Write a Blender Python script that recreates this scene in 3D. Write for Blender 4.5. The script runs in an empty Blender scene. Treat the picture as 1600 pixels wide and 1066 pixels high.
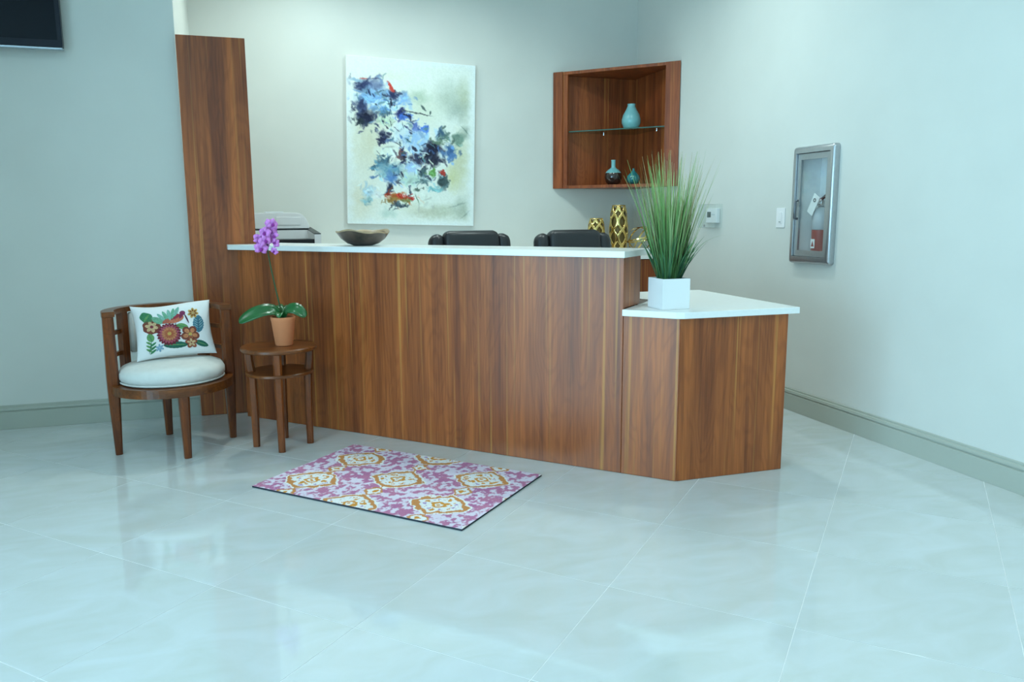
import bpy, bmesh, math, random
import numpy as np
from mathutils import Matrix, Vector

random.seed(4)
rng = np.random.default_rng(7)
scene = bpy.context.scene
col = scene.collection
PI = math.pi
S2 = math.sqrt(2)

# ------------------------------------------------------------------ camera
CAM_H = 1.24
cam_data = bpy.data.cameras.new('camera')
cam_data.sensor_width = 36.0
cam_data.lens = 27.42
cam_data.clip_start = 0.05
cam = bpy.data.objects.new('camera', cam_data)
col.objects.link(cam)
yaw, pitch, roll = math.radians(17.565), math.radians(9.132), math.radians(-0.309)
fwd = Vector((math.sin(yaw) * math.cos(pitch), math.cos(yaw) * math.cos(pitch), -math.sin(pitch)))
rgt = Vector((math.cos(yaw), -math.sin(yaw), 0))
upv = rgt.cross(fwd)
rgt, upv = rgt * math.cos(roll) + upv * math.sin(roll), -rgt * math.sin(roll) + upv * math.cos(roll)
m = Matrix((rgt, upv, -fwd)).transposed().to_4x4()
m.translation = (0, 0, CAM_H)
cam.matrix_world = m
scene.camera = cam

# ------------------------------------------------------------------ world, exposure
world = bpy.data.worlds.new('world')
scene.world = world
world.use_nodes = True
bg = world.node_tree.nodes['Background']
bg.inputs[0].default_value = (0.42, 0.75, 0.97, 1)
bg.inputs[1].default_value = 12.0
scene.view_settings.view_transform = 'Standard'
scene.view_settings.look = 'None'
scene.view_settings.gamma = 1.0
scene.view_settings.use_curve_mapping = False
scene.view_settings.exposure = 0.0

# room extents
XL, XR, YF, YB, ZC = -4.6, 3.17, -3.2, 6.39, 3.3
YW, XE = 5.21, -0.43          # left wall plane and its right end
# window openings: (axis, a0, a1, z0, z1)
SIDE_WIN = [(-2.9, -1.4), (-1.2, 0.3), (0.5, 1.9)]     # on the side wall x = XL
XS, YS = -2.4, 2.55            # unseen solid block at left, added and sized to shade the left wall
FRONT_WIN = []   # on the wall behind the camera y = YF
WZ0, WZ1 = 0.12, 2.75

def portal(name, loc, rot, sx, sy):
    l = bpy.data.lights.new(name, 'AREA')
    l.shape = 'RECTANGLE'; l.size = sx; l.size_y = sy
    l.cycles.is_portal = True
    o = bpy.data.objects.new(name, l); col.objects.link(o)
    o.location = loc; o.rotation_euler = rot
for a, b in SIDE_WIN:
    portal('window_daylight', (XL - 0.02, (a + b) / 2, (WZ0 + WZ1) / 2), (0, -PI / 2, 0), WZ1 - WZ0, b - a)
for a, b in FRONT_WIN:
    portal('window_daylight', ((a + b) / 2, YF - 0.02, (WZ0 + WZ1) / 2), (PI / 2, 0, 0), b - a, WZ1 - WZ0)

DOWNLIGHTS = [(0.35, 5.55, 15), (1.35, 5.35, 12), (2.2, 4.3, 14), (2.0, 1.6, 12), (-0.9, 2.6, 10), (0.6, 0.4, 10)]
LAMP_COL = (0.84, 1.0, 0.97)

# ------------------------------------------------------------------ helpers
def lin(c):
    return tuple(((v / 12.92) if v <= 0.04045 else ((v + 0.055) / 1.055) ** 2.4) for v in c)
def rgb(r, g, b):
    return lin((r / 255, g / 255, b / 255)) + (1.0,)

def link(o, parent=None):
    col.objects.link(o)
    if parent is not None: o.parent = parent
    return o
def mesh_from_bm(name, bm, mat, smooth=False):
    bmesh.ops.recalc_face_normals(bm, faces=bm.faces[:])
    me = bpy.data.meshes.new(name)
    bm.to_mesh(me); bm.free()
    if mat is not None: me.materials.append(mat)
    if smooth: me.shade_smooth()
    return me
def obj(name, bm, mat, parent=None, smooth=False, loc=None, rot=None, angle=None):
    me = mesh_from_bm(name, bm, mat, smooth)
    o = bpy.data.objects.new(name, me)
    link(o, parent)
    if loc is not None: o.location = loc
    if rot is not None: o.rotation_euler = rot
    if angle is not None:
        me.set_sharp_from_angle(angle=math.radians(angle))
    return o
def tag(o, label, cat, group=None):
    o['label'] = label; o['category'] = cat
    if group: o['group'] = group
    return o
def thing(name, label, cat, loc=(0, 0, 0), rotz=0, group=None):
    o = bpy.data.objects.new(name, None)
    o.empty_display_size = 0.1
    link(o); o.location = loc; o.rotation_euler = (0, 0, rotz)
    return tag(o, label, cat, group)
def struct(o):
    o['kind'] = 'structure'; return o
def copy_tree(o, parent=None):
    c = o.copy(); link(c)
    if parent is not None: c.parent = parent
    for ch in list(o.children): copy_tree(ch, c)
    return c

def box(bm, x0, x1, y0, y1, z0, z1, bevel=0, seg=2, mtx=None):
    vs = [bm.verts.new((x, y, z)) for z in (z0, z1) for x, y in ((x0, y0), (x1, y0), (x1, y1), (x0, y1))]
    fs = [bm.faces.new([vs[i] for i in q]) for q in ((3, 2, 1, 0), (4, 5, 6, 7), (0, 1, 5, 4), (1, 2, 6, 5), (2, 3, 7, 6), (3, 0, 4, 7))]
    new = list(vs)
    if bevel:
        es = list({e for f in fs for e in f.edges})
        r = bmesh.ops.bevel(bm, geom=es, offset=bevel, segments=seg, profile=0.5, affect='EDGES')
        new = list({v for f in r['faces'] for v in f.verts} | {v for v in vs if v.is_valid})
    if mtx is not None: bmesh.ops.transform(bm, matrix=mtx, verts=new)
    return new
def Box(x0, x1, y0, y1, z0, z1, bevel=0, seg=2, mtx=None):
    bm = bmesh.new(); box(bm, x0, x1, y0, y1, z0, z1, bevel, seg, mtx); return bm
def prism(bm, pts, z0, z1, bevel=0, seg=2):
    n = len(pts)
    lo = [bm.verts.new((p[0], p[1], z0)) for p in pts]
    hi = [bm.verts.new((p[0], p[1], z1)) for p in pts]
    fs = [bm.faces.new(lo[::-1]), bm.faces.new(hi)]
    for i in range(n):
        j = (i + 1) % n
        fs.append(bm.faces.new([lo[i], lo[j], hi[j], hi[i]]))
    if bevel:
        bmesh.ops.bevel(bm, geom=list({e for f in fs for e in f.edges}), offset=bevel, segments=seg, profile=0.5, affect='EDGES')
def Prism(pts, z0, z1, bevel=0, seg=2):
    bm = bmesh.new(); prism(bm, pts, z0, z1, bevel, seg); return bm
def lathe(bm, prof, n=32, cx=0, cy=0, fn=None):
    rings = []
    for r, z in prof:
        if r < 1e-6:
            rings.append([bm.verts.new((cx, cy, z))])
        else:
            ring = []
            for k in range(n):
                a = 2 * PI * k / n
                rr, zz = (r, z) if fn is None else fn(r, z, a)
                ring.append(bm.verts.new((cx + rr * math.cos(a), cy + rr * math.sin(a), zz)))
            rings.append(ring)
    for A, B in zip(rings, rings[1:]):
        for k in range(n):
            j = (k + 1) % n
            if len(A) == 1 and len(B) == 1: continue
            if len(A) == 1: bm.faces.new([A[0], B[k], B[j]])
            elif len(B) == 1: bm.faces.new([A[k], B[0], A[j]])
            else: bm.faces.new([A[k], A[j], B[j], B[k]])
def Lathe(prof, n=32, **k):
    bm = bmesh.new(); lathe(bm, prof, n, **k); return bm
def sweep(bm, pts, sections, closed=False, caps=True, up=Vector((0, 0, 1))):
    """sections: list (or one) of 2-D outlines [(side, up), ...] swept along pts"""
    pts = [Vector(p) for p in pts]
    n = len(pts); rings = []
    prev_s = None
    for i, p in enumerate(pts):
        a = pts[(i - 1) % n] if (closed or i > 0) else p
        b = pts[(i + 1) % n] if (closed or i < n - 1) else p
        t = (b - a).normalized()
        s = t.cross(up)
        if s.length < 0.05: s = prev_s if prev_s is not None else t.cross(Vector((0, 1, 0)))
        s = s - t * s.dot(t)
        s.normalize()
        if prev_s is not None and prev_s.dot(s) < 0 and not closed: s = -s
        prev_s = s
        u = s.cross(t).normalized()
        sec = sections[i] if isinstance(sections[0][0], (tuple, list)) else sections
        rings.append([bm.verts.new(p + s * q[0] + u * q[1]) for q in sec])
    k = len(rings[0])
    for i in range(n if closed else n - 1):
        A, B = rings[i], rings[(i + 1) % n]
        for q in range(k):
            w = (q + 1) % k
            bm.faces.new([A[q], A[w], B[w], B[q]])
    if caps and not closed:
        bm.faces.new(rings[0][::-1]); bm.faces.new(rings[-1])
def circ(r, n=8, ry=None):
    ry = r if ry is None else ry
    return [(r * math.cos(2 * PI * k / n), ry * math.sin(2 * PI * k / n)) for k in range(n)]
def Tube(pts, r, n=8, closed=False, ry=None, up=Vector((0, 0, 1))):
    bm = bmesh.new()
    if isinstance(r, (list, tuple)): sweep(bm, pts, [circ(q, n) for q in r], closed, up=up)
    else: sweep(bm, pts, circ(r, n, ry), closed, up=up)
    return bm
def arc_band(bm, r0, r1, a0, a1, z0, z1, n=24):
    """curved bar of rectangular section about the local z axis"""
    rings = []
    for i in range(n + 1):
        a = a0 + (a1 - a0) * i / n
        c, s = math.cos(a), math.sin(a)
        rings.append([bm.verts.new((r * c, r * s, z)) for r, z in ((r0, z0), (r1, z0), (r1, z1), (r0, z1))])
    for A, B in zip(rings, rings[1:]):
        for q in range(4):
            w = (q + 1) % 4
            bm.faces.new([A[q], A[w], B[w], B[q]])
    bm.faces.new(rings[0][::-1]); bm.faces.new(rings[-1])
def taper(bm, cx, cy, stations, rot=0):
    """post: stations (z, half_x, half_y, dx, dy) with softened square section"""
    rings = []
    for z, hx, hy, dx, dy in stations:
        ring = []
        for sx, sy in ((1, .6), (.6, 1), (-.6, 1), (-1, .6), (-1, -.6), (-.6, -1), (.6, -1), (1, -.6)):
            x, y = sx * hx, sy * hy
            ring.append(bm.verts.new((cx + dx + x * math.cos(rot) - y * math.sin(rot), cy + dy + x * math.sin(rot) + y * math.cos(rot), z)))
        rings.append(ring)
    for A, B in zip(rings, rings[1:]):
        for q in range(8):
            w = (q + 1) % 8
            bm.faces.new([A[q], A[w], B[w], B[q]])
    bm.faces.new(rings[0][::-1]); bm.faces.new(rings[-1])
def DB(d, b):
    return ((d + b) / S2, (b - d) / S2)

# ------------------------------------------------------------------ materials
def newmat(name):
    mt = bpy.data.materials.new(name); mt.use_nodes = True
    nt = mt.node_tree
    return mt, nt, nt.nodes['Principled BSDF']
def plain(name, c, rough=0.5, metal=0.0, spec=0.5, coat=0.0, noise=0.0, nscale=20, bump=0.0):
    mt, nt, b = newmat(name)
    b.inputs['Base Color'].default_value = c
    b.inputs['Roughness'].default_value = rough
    b.inputs['Metallic'].default_value = metal
    b.inputs['Specular IOR Level'].default_value = spec
    b.inputs['Coat Weight'].default_value = coat
    if noise or bump:
        tc = nt.nodes.new('ShaderNodeTexCoord')
        nz = nt.nodes.new('ShaderNodeTexNoise'); nz.inputs['Scale'].default_value = nscale
        nz.inputs['Detail'].default_value = 4
        nt.links.new(tc.outputs['Object'], nz.inputs['Vector'])
        if noise:
            rp = nt.nodes.new('ShaderNodeValToRGB')
            rp.color_ramp.elements[0].position = 0.3; rp.color_ramp.elements[1].position = 0.7
            rp.color_ramp.elements[0].color = tuple(v * (1 - noise) for v in c[:3]) + (1,)
            rp.color_ramp.elements[1].color = tuple(min(1, v * (1 + noise)) for v in c[:3]) + (1,)
            nt.links.new(nz.outputs['Fac'], rp.inputs[0]); nt.links.new(rp.outputs[0], b.inputs['Base Color'])
        if bump:
            bp = nt.nodes.new('ShaderNodeBump'); bp.inputs['Strength'].default_value = bump; bp.inputs['Distance'].default_value = 0.002
            nt.links.new(nz.outputs['Fac'], bp.inputs['Height']); nt.links.new(bp.outputs[0], b.inputs['Normal'])
    return mt
def wood(name, dark, mid, light, scale=14.0, zs=0.035, rough=0.28, spec=0.5, axis='z', streak=None):
    """vertical-grain veneer: stretched noise bands, fine pores and pale streaks"""
    mt, nt, b = newmat(name); N = nt.nodes; Lk = nt.links
    tc = N.new('ShaderNodeTexCoord')
    def stretched(sc, zf, detail, dist=0.0, off=0.0):
        mp = N.new('ShaderNodeMapping')
        mp.inputs['Scale'].default_value = (sc, sc, sc * zf) if axis == 'z' else ((sc * zf, sc, sc) if axis == 'x' else (sc, sc * zf, sc))
        mp.inputs['Location'].default_value = (off, off * .7, off * 1.3)
        Lk.new(tc.outputs['Object'], mp.inputs['Vector'])
        nz = N.new('ShaderNodeTexNoise'); nz.inputs['Scale'].default_value = 1.0
        nz.inputs['Detail'].default_value = detail; nz.inputs['Distortion'].default_value = dist
        Lk.new(mp.outputs[0], nz.inputs['Vector']); return nz
    n1 = stretched(scale, zs, 5, 0.6)
    n2 = stretched(scale * 9, zs * 0.5, 3, 0.0, 3.1)
    n3 = stretched(scale * 4.0, zs * 0.2, 1, 0.25, 7.7)
    n4 = stretched(scale * .55, zs * 3.4, 2, 0.5, 5.5)       # contour lines of this one give the cathedral figure
    r1 = N.new('ShaderNodeValToRGB'); cr = r1.color_ramp
    cr.elements[0].position = 0.32; cr.elements[0].color = dark
    cr.elements[1].position = 0.68; cr.elements[1].color = mid
    Lk.new(n1.outputs['Fac'], r1.inputs[0])
    r2 = N.new('ShaderNodeValToRGB')
    r2.color_ramp.elements[0].position = 0.35; r2.color_ramp.elements[0].color = (0.62, 0.60, 0.58, 1)
    r2.color_ramp.elements[1].position = 0.6; r2.color_ramp.elements[1].color = (1, 1, 1, 1)
    Lk.new(n2.outputs['Fac'], r2.inputs[0])
    mx = N.new('ShaderNodeMix'); mx.data_type = 'RGBA'; mx.blend_type = 'MULTIPLY'; mx.inputs[0].default_value = 0.7
    ml = N.new('ShaderNodeMath'); ml.operation = 'MULTIPLY'; ml.inputs[1].default_value = 95.0
    sn = N.new('ShaderNodeMath'); sn.operation = 'SINE'
    r4 = N.new('ShaderNodeValToRGB')
    r4.color_ramp.elements[0].position = 0.0; r4.color_ramp.elements[0].color = (1, 1, 1, 1)
    r4.color_ramp.elements[1].position = 1.0; r4.color_ramp.elements[1].color = (0.74, 0.70, 0.68, 1)
    Lk.new(n4.outputs['Fac'], ml.inputs[0]); Lk.new(ml.outputs[0], sn.inputs[0]); Lk.new(sn.outputs[0], r4.inputs[0])
    m4 = N.new('ShaderNodeMix'); m4.data_type = 'RGBA'; m4.blend_type = 'MULTIPLY'; m4.inputs[0].default_value = 0.5
    Lk.new(r1.outputs[0], m4.inputs[6]); Lk.new(r4.outputs[0], m4.inputs[7])
    Lk.new(m4.outputs[2], mx.inputs[6]); Lk.new(r2.outputs[0], mx.inputs[7])
    r3 = N.new('ShaderNodeValToRGB')
    r3.color_ramp.elements[0].position = 0.62; r3.color_ramp.elements[0].color = (0, 0, 0, 1)
    r3.color_ramp.elements[1].position = 0.74; r3.color_ramp.elements[1].color = (0.5, 0.5, 0.5, 1)
    Lk.new(n3.outputs['Fac'], r3.inputs[0])
    m2 = N.new('ShaderNodeMix'); m2.data_type = 'RGBA'
    Lk.new(r3.outputs[0], m2.inputs[0]); Lk.new(mx.outputs[2], m2.inputs[6]); m2.inputs[7].default_value = light
    Lk.new(m2.outputs[2], b.inputs['Base Color'])
    b.inputs['Roughness'].default_value = rough
    b.inputs['Specular IOR Level'].default_value = spec
    return mt
def painted(name, rough=0.8, spec=0.3, bump=0.0, bscale=200):
    mt, nt, b = newmat(name)
    at = nt.nodes.new('ShaderNodeVertexColor'); at.layer_name = 'Col'
    nt.links.new(at.outputs['Color'], b.inputs['Base Color'])
    b.inputs['Roughness'].default_value = rough
    b.inputs['Specular IOR Level'].default_value = spec
    if bump:
        tc = nt.nodes.new('ShaderNodeTexCoord')
        nz = nt.nodes.new('ShaderNodeTexNoise'); nz.inputs['Scale'].default_value = bscale
        bp = nt.nodes.new('ShaderNodeBump'); bp.inputs['Strength'].default_value = bump; bp.inputs['Distance'].default_value = 0.003
        nt.links.new(tc.outputs['Object'], nz.inputs['Vector'])
        nt.links.new(nz.outputs['Fac'], bp.inputs['Height']); nt.links.new(bp.outputs[0], b.inputs['Normal'])
    return mt
def thin_glass(name, tint=(0.97, 0.99, 0.99, 1), refl=0.12):
    mt, nt, b = newmat(name)
    nt.nodes.remove(b)
    out = nt.nodes['Material Output']
    tr = nt.nodes.new('ShaderNodeBsdfTransparent'); tr.inputs[0].default_value = tint
    gl = nt.nodes.new('ShaderNodeBsdfGlossy'); gl.inputs['Roughness'].default_value = 0.03
    mx = nt.nodes.new('ShaderNodeMixShader')
    lw = nt.nodes.new('ShaderNodeLayerWeight'); lw.inputs[0].default_value = 0.5
    pw = nt.nodes.new('ShaderNodeMath'); pw.operation = 'POWER'; pw.inputs[1].default_value = 4.0
    ma = nt.nodes.new('ShaderNodeMath'); ma.operation = 'MULTIPLY_ADD'; ma.inputs[1].default_value = 0.7; ma.inputs[2].default_value = refl * 0.35
    nt.links.new(lw.outputs['Facing'], pw.inputs[0]); nt.links.new(pw.outputs[0], ma.inputs[0])
    nt.links.new(ma.outputs[0], mx.inputs[0])
    nt.links.new(tr.outputs[0], mx.inputs[1]); nt.links.new(gl.outputs[0], mx.inputs[2])
    nt.links.new(mx.outputs[0], out.inputs['Surface'])
    return mt
def emit(name, c, s):
    mt, nt, b = newmat(name)
    b.inputs['Base Color'].default_value = c
    b.inputs['Emission Color'].default_value = c; b.inputs['Emission Strength'].default_value = s
    return mt

def marble():
    mt, nt, b = newmat('polished_cream_marble'); N = nt.nodes; Lk = nt.links
    tc = N.new('ShaderNodeTexCoord'); oi = N.new('ShaderNodeObjectInfo')
    add = N.new('ShaderNodeVectorMath'); add.operation = 'ADD'
    sc = N.new('ShaderNodeVectorMath'); sc.operation = 'SCALE'; sc.inputs['Scale'].default_value = 37.0
    cb = N.new('ShaderNodeCombineXYZ')
    for i in range(3): Lk.new(oi.outputs['Random'], cb.inputs[i])
    Lk.new(cb.outputs[0], sc.inputs[0])
    Lk.new(tc.outputs['Object'], add.inputs[0]); Lk.new(sc.outputs[0], add.inputs[1])
    mp = N.new('ShaderNodeMapping'); mp.inputs['Scale'].default_value = (1.6, 3.2, 2); mp.inputs['Rotation'].default_value = (0, 0, 0.8)
    Lk.new(add.outputs[0], mp.inputs['Vector'])
    nz = N.new('ShaderNodeTexNoise'); nz.inputs['Scale'].default_value = 2.2; nz.inputs['Detail'].default_value = 6; nz.inputs['Distortion'].default_value = 1.2
    Lk.new(mp.outputs[0], nz.inputs['Vector'])
    rp = N.new('ShaderNodeValToRGB'); cr = rp.color_ramp
    cr.elements[0].position = 0.3; cr.elements[0].color = (0.60, 0.64, 0.62, 1)
    cr.elements[1].position = 0.72; cr.elements[1].color = (0.66, 0.71, 0.73, 1)
    Lk.new(nz.outputs['Fac'], rp.inputs[0])
    hv = N.new('ShaderNodeHueSaturation')
    mr = N.new('ShaderNodeMapRange'); mr.inputs[3].default_value = 0.98; mr.inputs[4].default_value = 1.02
    Lk.new(oi.outputs['Random'], mr.inputs[0]); Lk.new(mr.outputs[0], hv.inputs['Value'])
    Lk.new(rp.outputs[0], hv.inputs['Color']); Lk.new(hv.outputs[0], b.inputs['Base Color'])
    b.inputs['Roughness'].default_value = 0.06
    b.inputs['Specular IOR Level'].default_value = 0.55
    b.inputs['Coat Weight'].default_value = 0.4; b.inputs['Coat Roughness'].default_value = 0.09
    return mt

M = {}
M['wall'] = plain('cream_wall_paint', (0.69, 0.705, 0.66, 1), 0.75, spec=0.25, noise=0.02, nscale=3, bump=0.05)
M['ceiling'] = plain('ceiling_paint', (0.80, 0.80, 0.77, 1), 0.9, spec=0.2)
M['baseboard'] = plain('baseboard_paint', (0.44, 0.47, 0.41, 1), 0.45, spec=0.4)
M['marble'] = marble()
M['grout'] = plain('light_grout', (0.84, 0.86, 0.86, 1), 0.6, noise=0.03, nscale=40)
M['cherry'] = wood('cherry_veneer', rgb(128, 64, 32), rgb(192, 106, 50), rgb(210, 150, 74), scale=11, zs=0.05, rough=0.33, spec=0.48)
M['cherry_cab'] = wood('cherry_veneer_cabinet', rgb(120, 58, 32), rgb(168, 90, 46), rgb(190, 126, 66), scale=12, zs=0.05, rough=0.4, spec=.35)
M['walnut'] = wood('walnut_stain', rgb(86, 40, 14), rgb(142, 72, 24), rgb(150, 82, 32), scale=16, zs=0.12, rough=0.30)
M['walnut_h'] = wood('walnut_stain_flat', rgb(90, 46, 18), rgb(142, 78, 28), rgb(152, 90, 38), scale=14, zs=0.12, rough=0.30, axis='x')
M['quartz'] = plain('white_quartz', (0.90, 0.91, 0.89, 1), 0.22, spec=0.5, noise=0.015, nscale=60)
M['white'] = plain('white_ceramic', (0.87, 0.88, 0.88, 1), 0.35)
M['white_plastic'] = plain('white_plastic', (0.88, 0.88, 0.88, 1), 0.35)
M['grey_plastic'] = plain('pale_grey_plastic', (0.62, 0.65, 0.68, 1), 0.4)
M['black'] = plain('black_plastic', (0.015, 0.016, 0.02, 1), 0.35)
M['leather'] = plain('black_leather', (0.018, 0.019, 0.022, 1), 0.38, spec=0.5, bump=0.25, nscale=60)
M['chrome'] = plain('chrome', (0.6, 0.6, 0.62, 1), 0.2, metal=1)
M['steel'] = plain('brushed_steel', (0.50, 0.52, 0.54, 1), 0.32, metal=0.85, noise=0.04, nscale=80)
M['gold'] = plain('polished_gold', (0.78, 0.56, 0.20, 1), 0.16, metal=1)
M['gold_shade'] = plain('shaded_gold_inside', (0.16, 0.11, 0.04, 1), 0.4, metal=0.6)  # gold darkened to stand for shade inside the lattice vases
M['terracotta'] = plain('terracotta', rgb(236, 148, 100), 0.7, noise=0.05, nscale=15)
M['soil'] = plain('bark_soil', rgb(70, 48, 34), 0.95, noise=0.4, nscale=60, bump=0.6)
M['leaf'] = plain('glossy_orchid_leaf', rgb(32, 96, 48), 0.28, spec=0.6, noise=0.15, nscale=12)
M['stem'] = plain('orchid_stem', rgb(50, 78, 40), 0.5)
M['petal'] = plain('violet_petal', rgb(226, 140, 226), 0.6, noise=0.25, nscale=70)
M['petal_lip'] = plain('magenta_lip', rgb(150, 40, 150), 0.6)
M['linen'] = plain('pale_linen', (0.74, 0.74, 0.70, 1), 0.9, spec=0.15, noise=0.03, nscale=30, bump=0.2)
M['piping'] = plain('linen_piping', (0.70, 0.70, 0.66, 1), 0.9, spec=0.15)
M['cotton'] = plain('white_cotton', (0.84, 0.84, 0.83, 1), 0.9, spec=0.15, bump=0.3, nscale=45)
M['celadon'] = plain('celadon_glaze', rgb(120, 182, 186), 0.25, noise=0.06, nscale=12, coat=0.3)
M['teal'] = plain('teal_glaze', rgb(34, 112, 116), 0.15, noise=0.15, nscale=18, coat=0.5)
M['brown_glaze'] = plain('dark_brown_glaze', rgb(48, 34, 30), 0.12, noise=0.3, nscale=20, coat=0.6)
M['glass'] = thin_glass('clear_glass')
M['shelf_glass'] = thin_glass('green_shelf_glass', (0.80, 0.93, 0.90, 1))
M['glass_edge'] = plain('green_glass_edge', (0.05, 0.13, 0.11, 1), 0.15)
M['red'] = plain('red_enamel', rgb(150, 34, 26), 0.3)
M['paper'] = plain('tag_paper', (0.85, 0.85, 0.85, 1), 0.8)
M['box_white'] = plain('cabinet_white_enamel', (0.90, 0.90, 0.90, 1), 0.5)
M['screen'] = plain('television_screen', (0.004, 0.007, 0.012, 1), 0.15, spec=0.12)
M['bezel'] = plain('television_bezel', (0.010, 0.014, 0.024, 1), 0.3, spec=0.2)
M['bezel_strip'] = plain('television_silver_strip', (0.45, 0.5, 0.55, 1), 0.25, metal=0.7)
M['canvas'] = painted('abstract_oil_paint', 0.7, 0.3, 0.25, 60)
M['canvas_side'] = plain('canvas_side', (0.80, 0.82, 0.80, 1), 0.85)
M['rug'] = painted('ikat_rug_weave', 0.95, 0.1, 0.6, 400)
M['rug_edge'] = plain('rug_binding', rgb(46, 52, 62), 0.9)
M['print'] = painted('embroidery_thread', 0.85, 0.15)
M['frame_white'] = plain('window_frame', (0.7, 0.72, 0.73, 1), 0.4)
M['dark_steel'] = plain('dark_steel', (0.20, 0.22, 0.25, 1), 0.35, metal=0.6)
M['lcd'] = plain('lcd_grey', rgb(70, 84, 84), 0.3)

# ------------------------------------------------------------------ floor: slab with one object per tile
fl = struct(obj('floor', Box(XL, XR, YF, YB, -0.12, -0.0008), M['grout']))
TD, TB = 0.5985, 0.602
D0, B0 = -1.451, 2.343
GAP = 0.0013
def clip(poly, nx, ny, c):        # keep nx*x+ny*y <= c
    out = []
    for i, p in enumerate(poly):
        q = poly[(i + 1) % len(poly)]
        dp, dq = nx * p[0] + ny * p[1] - c, nx * q[0] + ny * q[1] - c
        if dp <= 0: out.append(p)
        if (dp < 0 < dq) or (dq < 0 < dp):
            t = dp / (dp - dq)
            out.append((p[0] + (q[0] - p[0]) * t, p[1] + (q[1] - p[1]) * t))
    return out
def area(p):
    return abs(sum(p[i][0] * p[(i + 1) % len(p)][1] - p[(i + 1) % len(p)][0] * p[i][1] for i in range(len(p)))) / 2
full_tile = None
for i in range(-14, 16):
    for j in range(-14, 16):
        d0, b0 = D0 + i * TD, B0 + j * TB
        c = DB(d0 + TD / 2, b0 + TB / 2)
        quad = [DB(d0 + GAP, b0 + GAP), DB(d0 + TD - GAP, b0 + GAP), DB(d0 + TD - GAP, b0 + TB - GAP), DB(d0 + GAP, b0 + TB - GAP)]
        p = quad
        for h in ((1, 0, XR - .002), (-1, 0, -XL - .002), (0, 1, YB - .002), (0, -1, -YF - .002)):
            p = clip(p, *h) if len(p) > 2 else p
        if c[0] < XE and c[1] > YW - .5:
            p = clip(p, 0, 1, YW - .002) if len(p) > 2 else p
        if c[0] < XS - .45 and c[1] > YS - .45 and c[0] < -2.2:
            p = clip(p, 0, 1, YS - .002) if len(p) > 2 else p
        if len(p) < 3 or area(p) < 0.002: continue
        if len(p) == 4 and abs(area(p) - area(quad)) < 1e-5:
            if full_tile is None:
                full_tile = mesh_from_bm('tile', Prism([(a - c[0], b - c[1]) for a, b in quad], -0.0007, 0.0, 0.0003, 1), M['marble'])
            o = bpy.data.objects.new('tile', full_tile)
        else:
            o = bpy.data.objects.new('tile', mesh_from_bm('tile', Prism([(a - c[0], b - c[1]) for a, b in p], -0.0007, 0.0), M['marble']))
        link(o, fl); o.location = (c[0], c[1], 0)

# ------------------------------------------------------------------ walls and ceiling
T = 0.16
struct(obj('ceiling', Box(XL - T, XR + T, YF - T, YB + T, ZC, ZC + 0.12), M['ceiling']))
struct(obj('wall_back', Box(XE, XR + T, YB, YB + T, -0.12, ZC), M['wall']))
struct(obj('wall_left', Box(XL - T, XE, YW, YB + T, -0.12, ZC, 0.003, 2), M['wall']))
# right wall with the recess of the extinguisher cabinet
EY0, EY1, EZ0, EZ1 = 3.826, 4.110, 1.000, 1.590
bm = bmesh.new()
box(bm, XR, XR + T, YF - T, EY0, -0.12, ZC); box(bm, XR, XR + T, EY1, YB, -0.12, ZC)
box(bm, XR, XR + T, EY0, EY1, -0.12, EZ0); box(bm, XR, XR + T, EY0, EY1, EZ1, ZC)
box(bm, XR + T - 0.02, XR + T, EY0, EY1, EZ0, EZ1)
struct(obj('wall_right', bm, M['wall']))
def holed(name, along, pos0, pos1, lo, hi, wins):
    bm = bmesh.new(); cur = lo
    def b_(a, b, z0, z1):
        if along == 'y': box(bm, pos0, pos1, a, b, z0, z1)
        else: box(bm, a, b, pos0, pos1, z0, z1)
    for a, b in wins:
        b_(cur, a, -0.12, ZC); b_(a, b, -0.12, WZ0); b_(a, b, WZ1, ZC); cur = b
    b_(cur, hi, -0.12, ZC)
    return struct(obj(name, bm, M['wall']))
holed('wall_side', 'y', XL - T, XL, YF - T, YS, SIDE_WIN)
struct(obj('unseen_shade_wall', Box(XL - T, XS, YS, YW - .001, -0.12, ZC), M['wall']))  # out-of-view wall added to keep side window light off the left wall
holed('wall_front', 'x', YF - T, YF, XL, XR, FRONT_WIN)
wn = 0
for along, pos, wins in (('y', XL - T / 2, SIDE_WIN), ('x', YF - T / 2, FRONT_WIN)):
    for a, b in wins:
        wn += 1
        bm = bmesh.new(); f = 0.05
        def b_(p, q, z0, z1):
            if along == 'y': box(bm, pos - .025, pos + .025, p, q, z0, z1)
            else: box(bm, p, q, pos - .025, pos + .025, z0, z1)
        b_(a, a + f, WZ0, WZ1); b_(b - f, b, WZ0, WZ1); b_(a + f, b - f, WZ0, WZ0 + f); b_(a + f, b - f, WZ1 - f, WZ1)
        b_((a + b) / 2 - .02, (a + b) / 2 + .02, WZ0 + f, WZ1 - f)
        struct(obj('window_%d' % wn, bm, M['frame_white']))
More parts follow.
